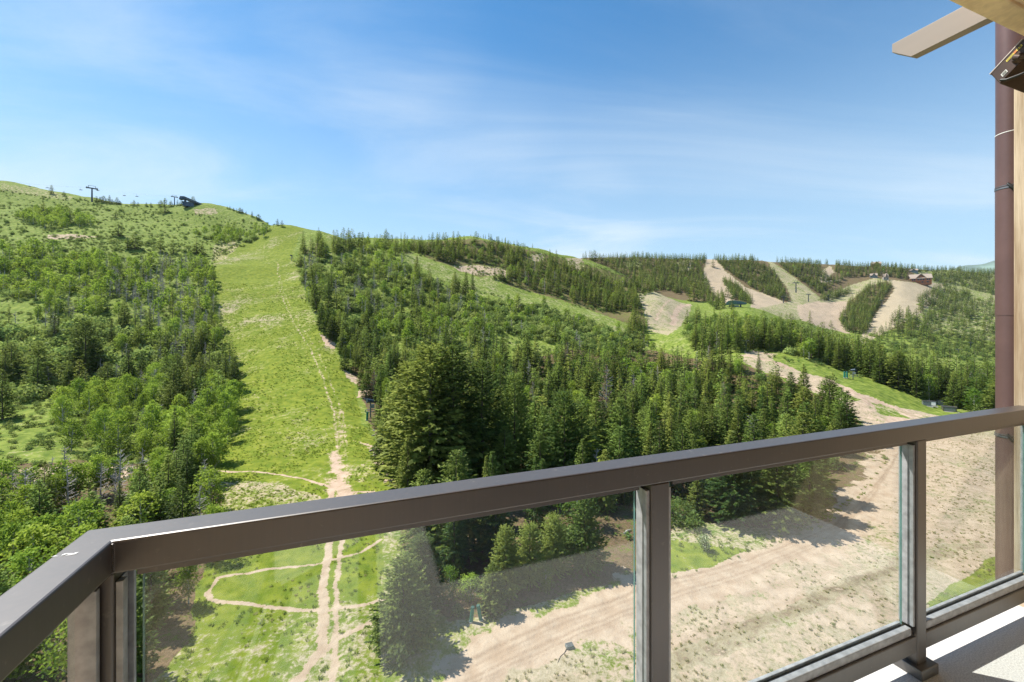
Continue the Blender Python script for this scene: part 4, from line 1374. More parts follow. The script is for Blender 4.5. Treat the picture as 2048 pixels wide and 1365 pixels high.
# ---------------------------------------------------------------- built things
class MB:
    """collects boxes, tubes and prisms, then links them as one mesh object"""
    def __init__(self):
        self.bm = bmesh.new()

    def box(self, x0, x1, y0, y1, z0, z1, M=None, bev=0.0, seg=2):
        tmp = bmesh.new()
        vs = [tmp.verts.new((x, y, z)) for z in (z0, z1) for y in (y0, y1) for x in (x0, x1)]
        for f in ((0, 2, 3, 1), (4, 5, 7, 6), (0, 1, 5, 4), (2, 6, 7, 3), (0, 4, 6, 2), (1, 3, 7, 5)):
            tmp.faces.new([vs[i] for i in f])
        if bev:
            bmesh.ops.bevel(tmp, geom=tmp.edges[:], offset=bev, segments=seg, affect='EDGES', profile=0.5)
        self._take(tmp, M)
        return self

    def prism(self, poly, axis, a0, a1, M=None, bev=0.0):
        """polygon of (p,q) pushed along axis from a0 to a1; axis 'x': (y,z); 'y': (x,z); 'z': (x,y)"""
        tmp = bmesh.new()
        def P(p, q, a):
            return {'x': (a, p, q), 'y': (p, a, q), 'z': (p, q, a)}[axis]
        A = [tmp.verts.new(P(p, q, a0)) for p, q in poly]
        B = [tmp.verts.new(P(p, q, a1)) for p, q in poly]
        n = len(poly)
        tmp.faces.new(A)
        tmp.faces.new(B[::-1])
        for i in range(n):
            tmp.faces.new([A[i], B[i], B[(i + 1) % n], A[(i + 1) % n]])
        bmesh.ops.recalc_face_normals(tmp, faces=tmp.faces[:])
        if bev:
            bmesh.ops.bevel(tmp, geom=tmp.edges[:], offset=bev, segments=2, affect='EDGES', profile=0.5)
        self._take(tmp, M)
        return self

    def tube(self, pts, r, sides=10, M=None, caps=True):
        tmp = bmesh.new()
        pts = [Vector(p) for p in pts]
        rr = r if isinstance(r, (list, tuple)) else [r] * len(pts)
        rings = []
        for i, p in enumerate(pts):
            d = (pts[min(i + 1, len(pts) - 1)] - pts[max(i - 1, 0)]).normalized()
            a = d.orthogonal().normalized() if abs(d.z) > .9 else d.cross(Vector((0, 0, 1))).normalized()
            b_ = d.cross(a)
            rings.append([tmp.verts.new(p + rr[i] * (math.cos(k * 2 * math.pi / sides) * a + math.sin(k * 2 * math.pi / sides) * b_)) for k in range(sides)])
        for A, B in zip(rings[:-1], rings[1:]):
            for k in range(sides):
                f = tmp.faces.new([A[k], A[(k + 1) % sides], B[(k + 1) % sides], B[k]])
                f.smooth = True
        if caps:
            tmp.faces.new(rings[0][::-1])
            tmp.faces.new(rings[-1])
            for ring in (rings[0], rings[-1]):
                for k in range(sides):
                    e = tmp.edges.get((ring[k], ring[(k + 1) % sides]))
                    if e:
                        e.smooth = False
        bmesh.ops.recalc_face_normals(tmp, faces=tmp.faces[:])
        self._take(tmp, M)
        return self

    def _take(self, tmp, M):
        if M is not None:
            tmp.transform(M)
        me = bpy.data.meshes.new('piece')
        tmp.to_mesh(me)
        tmp.free()
        self.bm.from_mesh(me)
        bpy.data.meshes.remove(me)

    def build(self, name, mat, parent=None, loc=None, rot=None):
        me = bpy.data.meshes.new(name)
        self.bm.to_mesh(me)
        self.bm.free()
        me.materials.append(mat)
        return link(name, me, parent, loc, rot)


def empty(name, loc, rotz=0.0, label=None, cat=None, group=None):
    o = bpy.data.objects.new(name, None)
    COL.objects.link(o)
    o.location = loc
    o.rotation_euler = (0, 0, rotz)
    return tag(o, label, cat, group)


def copy_tree(o, parent=None):
    c = o.copy()
    COL.objects.link(c)
    c.parent = parent
    for ch in list(o.children):
        copy_tree(ch, c)
    return c


# materials of the balcony
def metal_mat(name, base, rough):
    m, t, b = new_mat(name)
    o = t.obj()
    v = t.scale(o, (90, 90, 3))
    n = t.noise(v, 1.0, 4, 0.6)
    n2 = t.noise(o, 3.5, 5, 0.6)
    n3 = t.noise(o, 46.0, 3, 0.7)
    c = t.mix(t.math('ADD', t.math('MULTIPLY', n, 0.6), t.math('MULTIPLY', n2, 0.4)), tuple(x * 0.42 for x in base), tuple(x * 1.7 for x in base))
    dust = t.math('MULTIPLY', t.ramp(n3, 0.60, 0.80), t.ramp(n2, 0.42, 0.66))
    c = t.mix(t.math('MULTIPLY', dust, 0.55), c, (0.30, 0.26, 0.21))
    t.put(b.inputs['Base Color'], c)
    b.inputs['Metallic'].default_value = 0.2
    b.inputs['Coat Weight'].default_value = 0.6
    b.inputs['Coat Roughness'].default_value = 0.5
    b.inputs['Coat IOR'].default_value = 1.9
    t.put(b.inputs['Roughness'], t.math('ADD', rough, t.math('MULTIPLY', t.math('SUBTRACT', n2, 0.5), 0.22)))
    b.inputs['Specular IOR Level'].default_value = 0.6
    t.put(b.inputs['Normal'], t.bump(n, 0.05, 0.002))
    return m


M_RAIL = metal_mat('bronze_rail_paint', (0.043, 0.030, 0.022), 0.42)
M_DARK = metal_mat('dark_bronze', (0.045, 0.040, 0.036), 0.42)
M_ALU = simple('glazing_channel', (0.36, 0.36, 0.37), 0.5, 0.15, 0.2, 30)
M_GASKET = simple('black_gasket', (0.02, 0.02, 0.022), 0.6)
M_SOFFIT = simple('cream_stucco', (0.95, 0.72, 0.50), 0.95, 0, 0.10, 60, 0.5, 0.004, spec=0.1)
M_TRIM = simple('cream_trim', (0.92, 0.69, 0.47), 0.85, 0, 0.12, 22, 0.2, 0.003)
M_BEAM = simple('beam_paint', (0.29, 0.24, 0.20), 0.7, 0, 0.10, 3, 0.1, 0.004, (1, 0.15, 1))
M_PIPE = simple('drainpipe_paint', (0.135, 0.078, 0.072), 0.42, 0.15, 0.12, 4, 0.0)
M_HEATER = simple('heater_paint', (0.075, 0.045, 0.032), 0.42, 0.3, 0.2, 10)
M_HEATLIP = simple('heater_edge', (0.62, 0.52, 0.45), 0.4, 0.3, 0.1, 10)
M_BLACK = simple('black_rubber', (0.015, 0.015, 0.016), 0.5)
M_YELLOW = simple('yellow_label', (0.75, 0.62, 0.10), 0.5, 0, 0.06, 40)
M_WHITE = simple('white_label', (0.78, 0.78, 0.75), 0.5, 0, 0.05, 30)
M_ORANGE = simple('orange_mark', (0.75, 0.25, 0.06), 0.5)
M_INK = simple('label_ink', (0.03, 0.03, 0.03), 0.6)
M_GREEN = simple('green_pad', (0.012, 0.16, 0.115), 0.5, 0, 0.2, 6)
M_STEEL = simple('galvanised_steel', (0.16, 0.18, 0.20), 0.5, 0.6, 0.2, 6)
M_TOWER = simple('dark_tower_paint', (0.035, 0.055, 0.075), 0.5, 0.3, 0.2, 3)
M_GLASSDARK = simple('dark_glazing', (0.03, 0.06, 0.10), 0.15, 0.2, 0.2, 0.6)
M_ROOFGREEN = simple('green_roof', (0.035, 0.10, 0.085), 0.5, 0.2, 0.2, 0.6)
M_CONC = simple('concrete', (0.40, 0.38, 0.35), 0.9, 0, 0.15, 3)
M_LOG = simple('log_wall', (0.33, 0.13, 0.055), 0.8, 0, 0.25, 1.2, stretch=(0.3, 0.3, 4))
M_ROOF = simple('shingle_roof', (0.30, 0.24, 0.19), 0.9, 0, 0.2, 2)
M_STONE = simple('field_stone', (0.30, 0.27, 0.24), 0.9, 0, 0.4, 2)
M_WINDOW = simple('house_glass', (0.04, 0.05, 0.07), 0.1)
M_GREYBOX = simple('utility_grey', (0.17, 0.20, 0.20), 0.5, 0.3, 0.2, 4)

# weathered wood siding: vertical grain, split into boards
m, t, b = new_mat('bleached_timber')
o_ = t.obj()
g1 = t.noise(t.scale(o_, (22, 22, 1.2)), 1.0, 7, 0.65)
g2 = t.noise(t.scale(o_, (160, 160, 5)), 1.0, 4, 0.6)
g3 = t.noise(o_, 1.6, 3)
cc = t.mix(t.ramp(g1, 0.3, 0.7), (0.29, 0.20, 0.12), (0.62, 0.50, 0.36))
cc = t.mix(t.math('MULTIPLY', t.ramp(g2, 0.52, 0.7), 0.45), cc, (0.26, 0.19, 0.12))
cc = t.mix(t.math('MULTIPLY', t.ramp(g3, 0.45, 0.7), 0.3), cc, (0.70, 0.58, 0.42))
t.put(b.inputs['Base Color'], cc)
b.inputs['Roughness'].default_value = 0.85
b.inputs['Specular IOR Level'].default_value = 0.2
t.put(b.inputs['Normal'], t.bump(t.math('ADD', g1, t.math('MULTIPLY', g2, 0.5)), 0.4, 0.004))
M_TIMBER = m

# speckled deck coating
m, t, b = new_mat('deck_coating')
o_ = t.obj()
s1 = t.noise(o_, 170, 3, 0.7)
s2 = t.noise(o_, 3.0, 5)
cc = t.mix(t.ramp(s1, 0.38, 0.62), (0.46, 0.445, 0.43), (0.66, 0.645, 0.62))
cc = t.mix(t.math('MULTIPLY', t.ramp(s2, 0.5, 0.75), 0.3), cc, (0.42, 0.37, 0.32))
t.put(b.inputs['Base Color'], cc)
b.inputs['Roughness'].default_value = 0.8
t.put(b.inputs['Normal'], t.bump(s1, 0.25, 0.003))
M_DECK = m

# pane glass: clear with a grazing reflection, greenish at its cut edges
m, t, b = new_mat('rail_glass')
t.n.remove(b)
tr = t.node('ShaderNodeBsdfTransparent')
gl = t.node('ShaderNodeBsdfGlossy')
gl.inputs['Roughness'].default_value = 0.0
fc = t.node('ShaderNodeLayerWeight').outputs['Facing']
fres = t.math('ADD', 0.046, t.math('MULTIPLY', 0.95, t.math('POWER', fc, 5.0)))
dn = t.noise(t.obj(), 2.2, 5, 0.6)
tr.inputs[0].default_value = (0.955, 0.985, 0.975, 1)
df = t.node('ShaderNodeBsdfDiffuse')
df.inputs[0].default_value = (0.72, 0.72, 0.70, 1)
mx = t.node('ShaderNodeMixShader')
t.put(mx.inputs[0], fres)
t.l.new(tr.outputs[0], mx.inputs[1])
t.l.new(gl.outputs[0], mx.inputs[2])
mx2 = t.node('ShaderNodeMixShader')
t.put(mx2.inputs[0], t.math('MULTIPLY', t.ramp(dn, 0.35, 0.75), 0.010))
t.l.new(mx.outputs[0], mx2.inputs[1])
t.l.new(df.outputs[0], mx2.inputs[2])
t.l.new(mx2.outputs[0], t.n['Material Output'].inputs[0])
M_GLASS = m
M_EDGE = simple('glass_edge', (0.16, 0.30, 0.29), 0.2, 0, 0.15, 8)

# -------- the balcony, laid out along its rail
BANG = math.atan2(0.3404, 0.9403)
FLOOR = EYE - 1.5025
BLOC = (-0.797, 0.802, FLOOR)
H1, TUBE, TH = 1.0695, 0.074, 0.067
root = empty('balcony_railing', BLOC, BANG, 'brown metal balcony railing with glass panels turning a corner in front', 'railing')
XE = 3.742
poly = [(-TUBE, TUBE), (-TUBE, -2.2), (0, -2.2), (0, 0), (XE, 0), (XE, TUBE)]
MB().prism(poly, 'z', H1 - TH, H1, None, 0.0045).build('top_rail', M_RAIL, root)
# weld bead where the two rails meet
wb = MB()
for k in range(16):
    z = H1 - TH + 0.004 + k * 0.0037
    wb.box(-0.004, 0.004, -0.004, 0.004, z, z + 0.003, Matrix.Translation((0.0, 0.0, 0)) , 0.0012)
wb.build('weld_bead', M_RAIL, root)
PX = [(1.309, 1.378), (2.691, 2.757)]
ZB0, ZB1 = 0.095, 0.166


def post(x0, x1, y0, y1, base=True):
    p = MB().box(x0, x1, y0, y1, 0.02, H1 - TH - 0.0005, None, 0.004).build('post', M_RAIL, root)
    if base:
        MB().box(x0 - 0.028, x1 + 0.028, y0 - 0.028, y1 + 0.024, 0.001, 0.045, None, 0.004).build('base_cover', M_DARK, p)
    return p


post(-0.066, -0.0, 0.004, 0.066)
for a, c in PX:
    post(a, c, 0.0015, 0.066)
post(-0.068, -0.004, -1.45, -1.39)
bays = [(0.0, PX[0][0]), (PX[0][1], PX[1][0]), (PX[1][1], XE)]
for a, c in bays:
    MB().box(a + .001, c - .001, 0.003, 0.064, ZB0, ZB1, None, 0.004).build('bottom_rail', M_RAIL, root)
    ch = MB()
    ch.box(a + .03, c - .03, 0.022, 0.029, H1 - TH - 0.020, H1 - TH - 0.0006, None, 0.001)
    ch.box(a + .03, c - .03, 0.051, 0.058, H1 - TH - 0.020, H1 - TH - 0.0006, None, 0.001)
    ch.build('top_channel', M_RAIL, root)
    lo = MB()
    lo.box(a + .022, c - .022, 0.012, 0.034, ZB1 + 0.0006, ZB1 + 0.034, None, 0.003)
    lo.box(a + .022, c - .022, 0.047, 0.060, ZB1 + 0.0006, ZB1 + 0.036, None, 0.003)
    lo.build('bottom_channel', M_ALU, root)
    gk = MB().box(a + .024, c - .024, 0.0345, 0.0385, ZB1 + 0.001, ZB1 + 0.030).build('gasket', M_GASKET, root)
    for x0 in (a + .0008, c - .0128):
        sd = MB()
        sd.box(x0, x0 + 0.012, 0.010, 0.027, ZB1 + 0.037, H1 - TH - 0.021, None, 0.001)
        sd.box(x0, x0 + 0.012, 0.052, 0.061, ZB1 + 0.037, H1 - TH - 0.021, None, 0.001)
        sd.box(x0, x0 + 0.002, 0.0275, 0.0515, ZB1 + 0.037, H1 - TH - 0.021)
        sd.build('side_channel', M_ALU, root)
    g = MB().box(a + .034, c - .034, 0.0390, 0.0465, ZB1 + 0.004, H1 - TH - 0.006)
    g.bm.faces.ensure_lookup_table()
    g = g.build('glass_panel', M_GLASS, root)
    ed = MB()
    ed.box(a + .0325, a + .0338, 0.0392, 0.0463, ZB1 + 0.034, H1 - TH - 0.008)
    ed.box(c - .0338, c - .0325, 0.0392, 0.0463, ZB1 + 0.034, H1 - TH - 0.008)
    ed.build('polished_edge', M_EDGE, g)
# the short return at the left
MB().box(-0.064, -0.003, -1.389, -0.001, ZB0, ZB1, None, 0.004).build('bottom_rail', M_RAIL, root)
MB().box(-0.058, -0.022, -1.36, -0.03, H1 - TH - 0.020, H1 - TH - 0.0006, None, 0.001).build('top_channel', M_RAIL, root)
MB().box(-0.060, -0.012, -1.36, -0.03, ZB1 + 0.0006, ZB1 + 0.034, None, 0.003).build('bottom_channel', M_ALU, root)
MB().box(-0.061, -0.018, -0.013, -0.0015, ZB1 + 0.037, H1 - TH - 0.021, None, 0.001).build('side_channel', M_ALU, root)
MB().box(-0.0465, -0.039, -1.36, -0.034, ZB1 + 0.035, H1 - TH - 0.021).build('glass_panel', M_GLASS, root)
# chipped paint on the corner of the handrail
chip = Soup()
for k in range(9):
    p = np.array([-0.050 + rnd(-.020, .020), -0.034 + rnd(-.005, .005), H1 + 0.0006 + k * 0.0001])
    l, w_, sk = rnd(.003, .010), rnd(.0006, .0018), rnd(-.003, .003)
    chip.quads([[p + np.array([-l, -w_ + sk, 0]), p + np.array([l * .6, -w_ * 1.3, 0]), p + np.array([l, w_ * .4 - sk, 0]), p + np.array([-l * .4, w_ * 1.4, 0])]])
link('paint_chip', chip.mesh('paint_chip', [M_WHITE]), root)

# building: floor, walls, soffit
bld = empty('balcony_building', BLOC, BANG, 'timber clad building whose balcony holds the camera', 'building')
MB().box(-0.16, 4.4, -3.2, 0.13, -0.30, 0.0).build('balcony_floor', M_DECK, bld)
col = MB()
col.box(3.75, 3.898, -0.5, 0.092, -3.0, 2.935, None, 0.004)
col.box(3.901, 4.6, -0.5, 0.092, -3.0, 2.935, None, 0.004)
col.build('corner_pier', M_TIMBER, bld)
sw = MB()
y = -0.502
while y > -2.3:
    sw.box(3.75 + 0.002, 4.5, y - 0.198, y, -0.02, 2.935, None, 0.003)
    y -= 0.2
sw.build('side_wall', M_TIMBER, bld)
bw = MB()
z = 0.0
while z < 2.9:
    bw.box(-1.4, 3.75, -2.32, -2.24, z + 0.003, min(z + 0.232, 2.9), None, 0.004)
    z += 0.236
bw.build('rear_wall', simple('rear_siding', (0.66, 0.47, 0.29), 0.8, 0, 0.2, 3, 0.2, 0.004, (0.2, 1, 6)), bld)
MB().box(-1.4, 3.75, -2.36, -2.325, 0, 2.93).build('wall_backing', M_DARK, bld)
dr = MB().box(0.5, 2.5, -2.236, -2.20, 0.02, 2.1, None, 0.004).build('door', M_DARK, bld)
MB().box(0.58, 1.46, -2.199, -2.192, 0.12, 2.02).build('pane', M_WINDOW, dr)
MB().box(1.54, 2.42, -2.199, -2.192, 0.12, 2.02).build('pane', M_WINDOW, dr)
sf = MB()
sf.box(-0.6, 4.6, -2.32, -0.105, 2.938, 2.97)
sf.build('soffit', M_SOFFIT, bld)
MB().box(-0.6, 4.6, -0.1045, -0.012, 2.925, 2.985, None, 0.008).build('soffit_edge', M_TRIM, bld)
MB().box(-0.6, 4.6, -2.3, -0.10, 3.056, 3.22).build('roof_deck', M_TRIM, bld)
MB().box(-6, 4.6, -14, -0.12, -FLOOR - 2, -0.31).build('lower_storeys', M_TIMBER, bld)
MB().box(-6, 4.6, -14, -2.37, -0.305, 3.6).build('upper_storey', M_TIMBER, bld)
# outrigger beam poking out from the roof
bz = 3.053
beam = MB().prism([(-0.9, 2.986), (0.272, 2.932 + 0.0), (0.272, 2.932), (0.355, 3.005), (0.355, bz - 0.001), (-0.9, bz - 0.001)][1:] + [(-0.008, 2.932)], 'x', 3.214, 3.268, None, 0.003)
beam = beam.build('outrigger_beam', M_BEAM, bld)
MB().box(3.2125, 3.2138, -0.06, 0.02, 2.934, bz - 0.004).build('cover_strip', M_BEAM, beam)

# downpipe on the outer face of the pier
dp = empty('drainpipe', BLOC, BANG, 'brown round drainpipe strapped beside the timber pier', 'drainpipe')
pc = (3.75 + 0.19, 0.092 + 0.075)
MB().tube([(pc[0], pc[1], -3.0), (pc[0], pc[1], 1.60)], 0.0575, 32).build('pipe', M_PIPE, dp)
MB().tube([(pc[0], pc[1], 1.55), (pc[0], pc[1], 2.585)], 0.0590, 32).build('pipe', M_PIPE, dp)
MB().tube([(pc[0], pc[1], 2.587), (pc[0], pc[1], 2.591)], 0.0596, 32).build('joint_ring', M_WHITE, dp)
MB().tube([(pc[0], pc[1], 2.57), (pc[0], pc[1], 3.4)], 0.0575, 32).build('pipe', M_PIPE, dp)
for z in (2.275, 0.86):
    st = MB().tube([(pc[0], pc[1], z - 0.004), (pc[0], pc[1], z + 0.004)], 0.0612, 32)
    st.tube([(pc[0], pc[1], z + 0.010), (pc[0], pc[1], z + 0.013)], 0.0608, 32)
    st = st.build('strap', M_STEEL, dp)
    MB().tube([(pc[0] - 0.063, pc[1] - 0.01, z + 0.02), (pc[0] - 0.068, pc[1] - 0.03, z - 0.01), (pc[0] - 0.045, pc[1] - 0.045, z - 0.035), (pc[0] + 0.0, pc[1] - 0.07, z - 0.06)], [0.006, 0.010, 0.008, 0.006], 8).build('clasp', M_BLACK, st)

# outdoor heater under the soffit
ht = empty('patio_heater', BLOC, BANG, 'dark brown tilted patio heater hung under the balcony roof', 'heater')
A = Vector((0.0, 2.690))
e1 = Vector((-0.714, 0.700))
e2 = Vector((-0.42, -0.907)).normalized()
x0 = 3.27


def q2(s, r):
    v = A + e1 * s + e2 * r
    return (v.x, v.y)


HL, HS = 0.27, 0.070
MB().prism([q2(0, 0), q2(HL, 0), q2(HL, HS), q2(0, HS)], 'x', x0, 3.745, None, 0.003).build('body', M_HEATER, ht)
MB().prism([q2(-0.002, -0.0045), q2(HL * .52, -0.0045), q2(HL * .52, -0.0005), q2(-0.002, -0.0005)], 'x', x0 - 0.004, 3.745).build('reflector_lip', M_HEATLIP, ht)
ep = MB().prism([q2(0.004, 0.003), q2(HL - .004, 0.003), q2(HL - .004, HS - .003), q2(0.004, HS - .003)], 'x', x0 - 0.003, x0 - 0.0006).build('end_plate', M_HEATER, ht)
yl = MB().prism([q2(0.062, 0.012), q2(0.128, 0.012), q2(0.128, 0.021), q2(0.062, 0.021)], 'x', x0 - 0.0045, x0 - 0.0034).build('warning_label', M_YELLOW, ep)
MB().prism([q2(0.094, 0.0125), q2(0.106, 0.0125), q2(0.106, 0.0205), q2(0.094, 0.0205)], 'x', x0 - 0.0052, x0 - 0.0047).build('orange_patch', M_ORANGE, yl)
ik = MB()
for s0, s1 in ((0.109, 0.1145), (0.118, 0.1245)):
    ik.prism([q2(s0, 0.0137), q2(s1, 0.0137), q2(s1, 0.0193), q2(s0, 0.0193)], 'x', x0 - 0.0058, x0 - 0.0053)
for k in range(9):
    s0 = 0.065 + k * 0.0031
    ik.prism([q2(s0, 0.0155), q2(s0 + 0.002, 0.0155), q2(s0 + 0.002, 0.0172), q2(s0, 0.0172)], 'x', x0 - 0.0058, x0 - 0.0053)
ik.build('symbols', M_INK, yl)
wl = MB().prism([q2(0.022, 0.042), q2(0.045, 0.042), q2(0.045, 0.057), q2(0.022, 0.057)], 'x', x0 - 0.0045, x0 - 0.0034).build('rating_label', M_WHITE, ep)
ln = MB()
for k in range(3):
    ln.prism([q2(0.025, 0.045 + k * .004), q2(0.042, 0.045 + k * .004), q2(0.042, 0.0465 + k * .004), q2(0.025, 0.0465 + k * .004)], 'x', x0 - 0.0052, x0 - 0.0047)
ln.build('print_lines', M_INK, wl)
kb = MB()
c0 = q2(0.095, 0.052)
kb.tube([(x0 - 0.03, c0[0], c0[1]), (x0 - 0.004, c0[0], c0[1])], [0.016, 0.022], 14)
kb.tube([(x0 - 0.045, c0[0] - .02, c0[1] - .015), (x0 - 0.028, c0[0], c0[1])], [0.010, 0.014], 12)
kb.tube([(x0 - 0.03, c0[0] - .03, c0[1] + .025), (x0 - 0.016, c0[0] - .05, c0[1] + .05), (x0, c0[0] - .07, c0[1] + .08)], 0.012, 10)
kb.tube([(x0 - 0.04, c0[0] - .015, c0[1] - .012), (x0 - 0.03, c0[0] - .06, c0[1] - .02), (x0 - 0.01, c0[0] - .12, c0[1] + .02), (x0, c0[0] - .16, c0[1] + .20)], 0.011, 10)
kb.build('mounting_bracket', M_HEATER, ht)
c1 = q2(0.012, HS - 0.008)
MB().tube([(x0 - 0.006, c1[0], c1[1]), (x0 - 0.012, c1[0] - .02, c1[1] - .012), (x0 - 0.01, c1[0] - .06, c1[1] - .012), (x0, c1[0] - .12, c1[1] + .0), (x0 + .1, c1[0] - .2, c1[1] + .1)], 0.0058, 8).build('power_cable', M_BLACK, ht)

# ---------------------------------------------------------------- things out on the slopes
def face_cam(p):
    return math.atan2(-p.x, p.y)


# green padded hydrant posts
def hydrant(px, py, hpx, label, lean, mat=M_GREEN):
    p = at(px, py)
    h = hpx / F * p.y
    o = empty('hydrant_post', p, 0, label, 'hydrant post', 'green padded hydrant posts')
    tx = lean * h
    MB().tube([(0, 0, -0.1), (tx, 0, h)], h * 0.125, 14).build('pad', mat, o)
    MB().tube([(tx, 0, h + .002), (tx * 1.03, 0, h * 1.03)], [h * 0.13, h * 0.115], 14).build('cap', M_ROOFGREEN, o)
    MB().tube([(0, 0, -0.15), (tx * -.1, 0, h * .08)], h * 0.145, 14).build('footing', M_CONC, o)
    return o


hydrant(942, 1246, 30, 'left green padded post of the pair on grass beside the dirt road', 0.12)
hydrant(962, 1242, 29, 'right green padded post of the pair on grass beside the dirt road', -0.20)
hydrant(1599, 1047, 23, 'left dark green padded post of the pair in tree shade', 0.0)
hydrant(1612, 1043, 23, 'right dark green padded post of the pair in tree shade', -0.1)
hydrant(1689, 757, 13, 'left green padded post of the pair beside the far snow gun', 0.0)
hydrant(1694, 757, 13, 'right green padded post of the pair beside the far snow gun', 0.0)
hydrant(734, 842, 17, 'single blue green padded post at the foot of the snow gun by the run', 0.05)


def snow_gun(px, py, hpx, label, flip=1):
    p = at(px, py)
    h = hpx / F * p.y
    o = empty('snow_gun', p, face_cam(p), label, 'snow gun', 'snow guns beside the runs')
    MB().tube([(0, 0, -.2), (0, 0, h * .82)], h * .035, 8).build('mast', M_STEEL, o)
    brl = MB().tube([(-.18 * h * flip, -.05 * h, h * .90), (-.05 * h * flip, 0, h * .88), (.15 * h * flip, .05 * h, h * .84)], [h * .12, h * .105, h * .085], 12)
    brl.build('fan_barrel', M_TOWER, o)
    fr_ = MB()
    fr_.tube([(-.25 * h, 0, h * .30), (.30 * h, 0, h * .30)], h * .022, 6)
    fr_.tube([(-.25 * h, 0, h * .42), (.30 * h, 0, h * .42)], h * .018, 6)
    fr_.tube([(.30 * h, 0, h * .30), (.30 * h, 0, h * .52)], h * .02, 6)
    fr_.tube([(-.25 * h, 0, h * .30), (-.25 * h, 0, h * .42)], h * .02, 6)
    fr_.build('work_platform', M_STEEL, o)
    MB().box(.02 * h, .20 * h, -.10 * h, .08 * h, h * .50, h * .68, None, .02).build('control_box', M_GREYBOX, o)
    return o


snow_gun(741, 836, 38, 'snow gun on a mast at the right edge of the green run')
snow_gun(687, 702, 26, 'blue snow gun half hidden by conifers higher up the run edge')
snow_gun(1706, 760, 22, 'snow gun on a post beside the far green pads', -1)
snow_gun(583, 522, 12, 'tiny snow gun at the top right of the run')

# utility boxes where the road meets the belt
for px, py, hp, wp, lab in ((1853, 812, 9, 12, 'left pale grey utility box in the row by the road'), (1864, 812, 9, 11, 'middle light fronted utility box in the row by the road'),
                            (1880, 811, 9, 8, 'small right utility box with dark vents in the row'), (1898, 823, 9, 19, 'low dark brown transformer box nearest the drainpipe')):
    p = at(px, py)
    h, w_ = hp / F * p.y, wp / F * p.y
    o = empty('utility_box', p, face_cam(p) + 0.2, lab, 'utility box', 'utility boxes by the road')
    MB().box(-w_ / 2, w_ / 2, -w_ * .35, w_ * .35, 0, h, None, .03).build('cabinet', M_DARK if 'dark brown' in lab else M_GREYBOX, o)
    MB().box(-w_ * .55, w_ * .55, -w_ * .40, w_ * .40, h + .003, h * 1.06, None, .02).build('lid', M_DARK, o)
    MB().box(-w_ * .40, w_ * .40, -w_ * .365, -w_ * .352, h * .12, h * .88).build('door', M_STEEL if 'middle' not in lab else M_WHITE, o)
    MB().box(-w_ * .7, w_ * .7, -w_ * .5, w_ * .5, -.6, -.003).build('pad', M_CONC, o)

# drain cover box with its hose on the dry grass
p = at(1139, 1297)
o = empty('drain_box', p, 0.3, 'small grey metal drain box with a hose on the dry grass', 'drain box')
MB().box(-.34, .34, -.24, .24, -.05, .30, None, .03).build('box', M_GREYBOX, o)
gr_ = MB()
for k in range(6):
    gr_.box(-.30 + k * .105, -.24 + k * .105, -.20, .20, .302, .318)
gr_.build('grate', M_DARK, o)
MB().tube([(-.3, -.1, .08), (-.7, -.45, .03), (-1.2, -.7, .03), (-1.7, -1.25, .02)], .035, 8).build('hose', M_BLACK, o)

# fallen logs on the bare bank at the run's edge
for (a, c, d, e), lab in (((744, 873, 770, 868), 'upper grey fallen log at the right edge of the run'), ((738, 905, 768, 893), 'middle pale fallen log below the snow gun'),
                          ((742, 916, 772, 900), 'lowest curved grey log below the snow gun'), ((1248, 1070, 1262, 1062), 'thin pale stick lying on grass seen through the glass'),
                          ((746, 862, 762, 866), 'short grey log just under the bare path by the snow gun')):
    p, q = at(a, c), at(d, e)
    m_ = (p + q) / 2
    s_ = MB().tube([p + Vector((0, 0, .1)) - m_, Vector((0, .05, .22)), q + Vector((0, 0, .14)) - m_], [.16, .14, .07], 7)
    o = s_.build('fallen_log', M_DEAD, None, m_)
    tag(o, lab, 'log', 'fallen logs')
# white flowering bush by the road
p = at(1408, 1103)
o = empty('flowering_bush', p, 0, 'round white blossoming bush alone on grass seen through the right glass', 'flowering bush')
s_, s2, s3 = Soup(), Soup(), Soup()
cs = [np.array([math.cos(k * 2.4) * .5 * math.sqrt(k / 16), math.sin(k * 2.4) * .5 * math.sqrt(k / 16), .5 + 1.35 * rnd(0, 1)]) for k in range(16)]
leaf_cloud(s_, cs, [.20] * 16, 40, .17)
leaf_cloud(s2, [c + np.array([0, -.05, .22]) for c in cs[4:]], [.17] * 12, 26, .11)
s3.tube([(0, 0, -.2), (0, 0, 1.1)], [.05, .02], 6)
link('foliage', s_.mesh('foliage', [M_OAK]), o)
link('blossom', s2.mesh('blossom', [M_FLOWER]), o)
link('stem', s3.mesh('stem', [M_BARK]), o)

# ---------------------------------------------------------------- the chairlift on the left skyline
def lift_tower(px, py, hpx, label, group, arm=0.30, rot=0.0, ymin=20):
    p = at(px, py, ymin)
    h = hpx / F * p.y
    o = empty('lift_tower', p, face_cam(p) + rot, label, 'lift tower', group)
    MB().tube([(0, 0, -1), (0, 0, h * .93)], [h * .050, h * .034], 10).build('mast', M_TOWER, o)
    MB().box(-arm * h * .95, arm * h * .95, -.03 * h, .03 * h, h * .86, h * .93).build('crossarm', M_TOWER, o)
    for s in (-1, 1):
        MB().tube([(s * arm * h * .78, -.16 * h, h * .90), (s * arm * h * .78, .16 * h, h * .90)], h * .035, 6).build('sheave_train', M_STEEL, o)
    wk = MB()
    for s in (-1, 1):
        wk.tube([(s * arm * h * .55, 0, h * .93), (s * arm * h * .55, 0, h * 1.06)], h * .012, 5)
    wk.tube([(-arm * h * .55, 0, h * 1.06), (arm * h * .55, 0, h * 1.06)], h * .012, 5)
    wk.build('lifting_frame', M_TOWER, o)
    return o, p, h


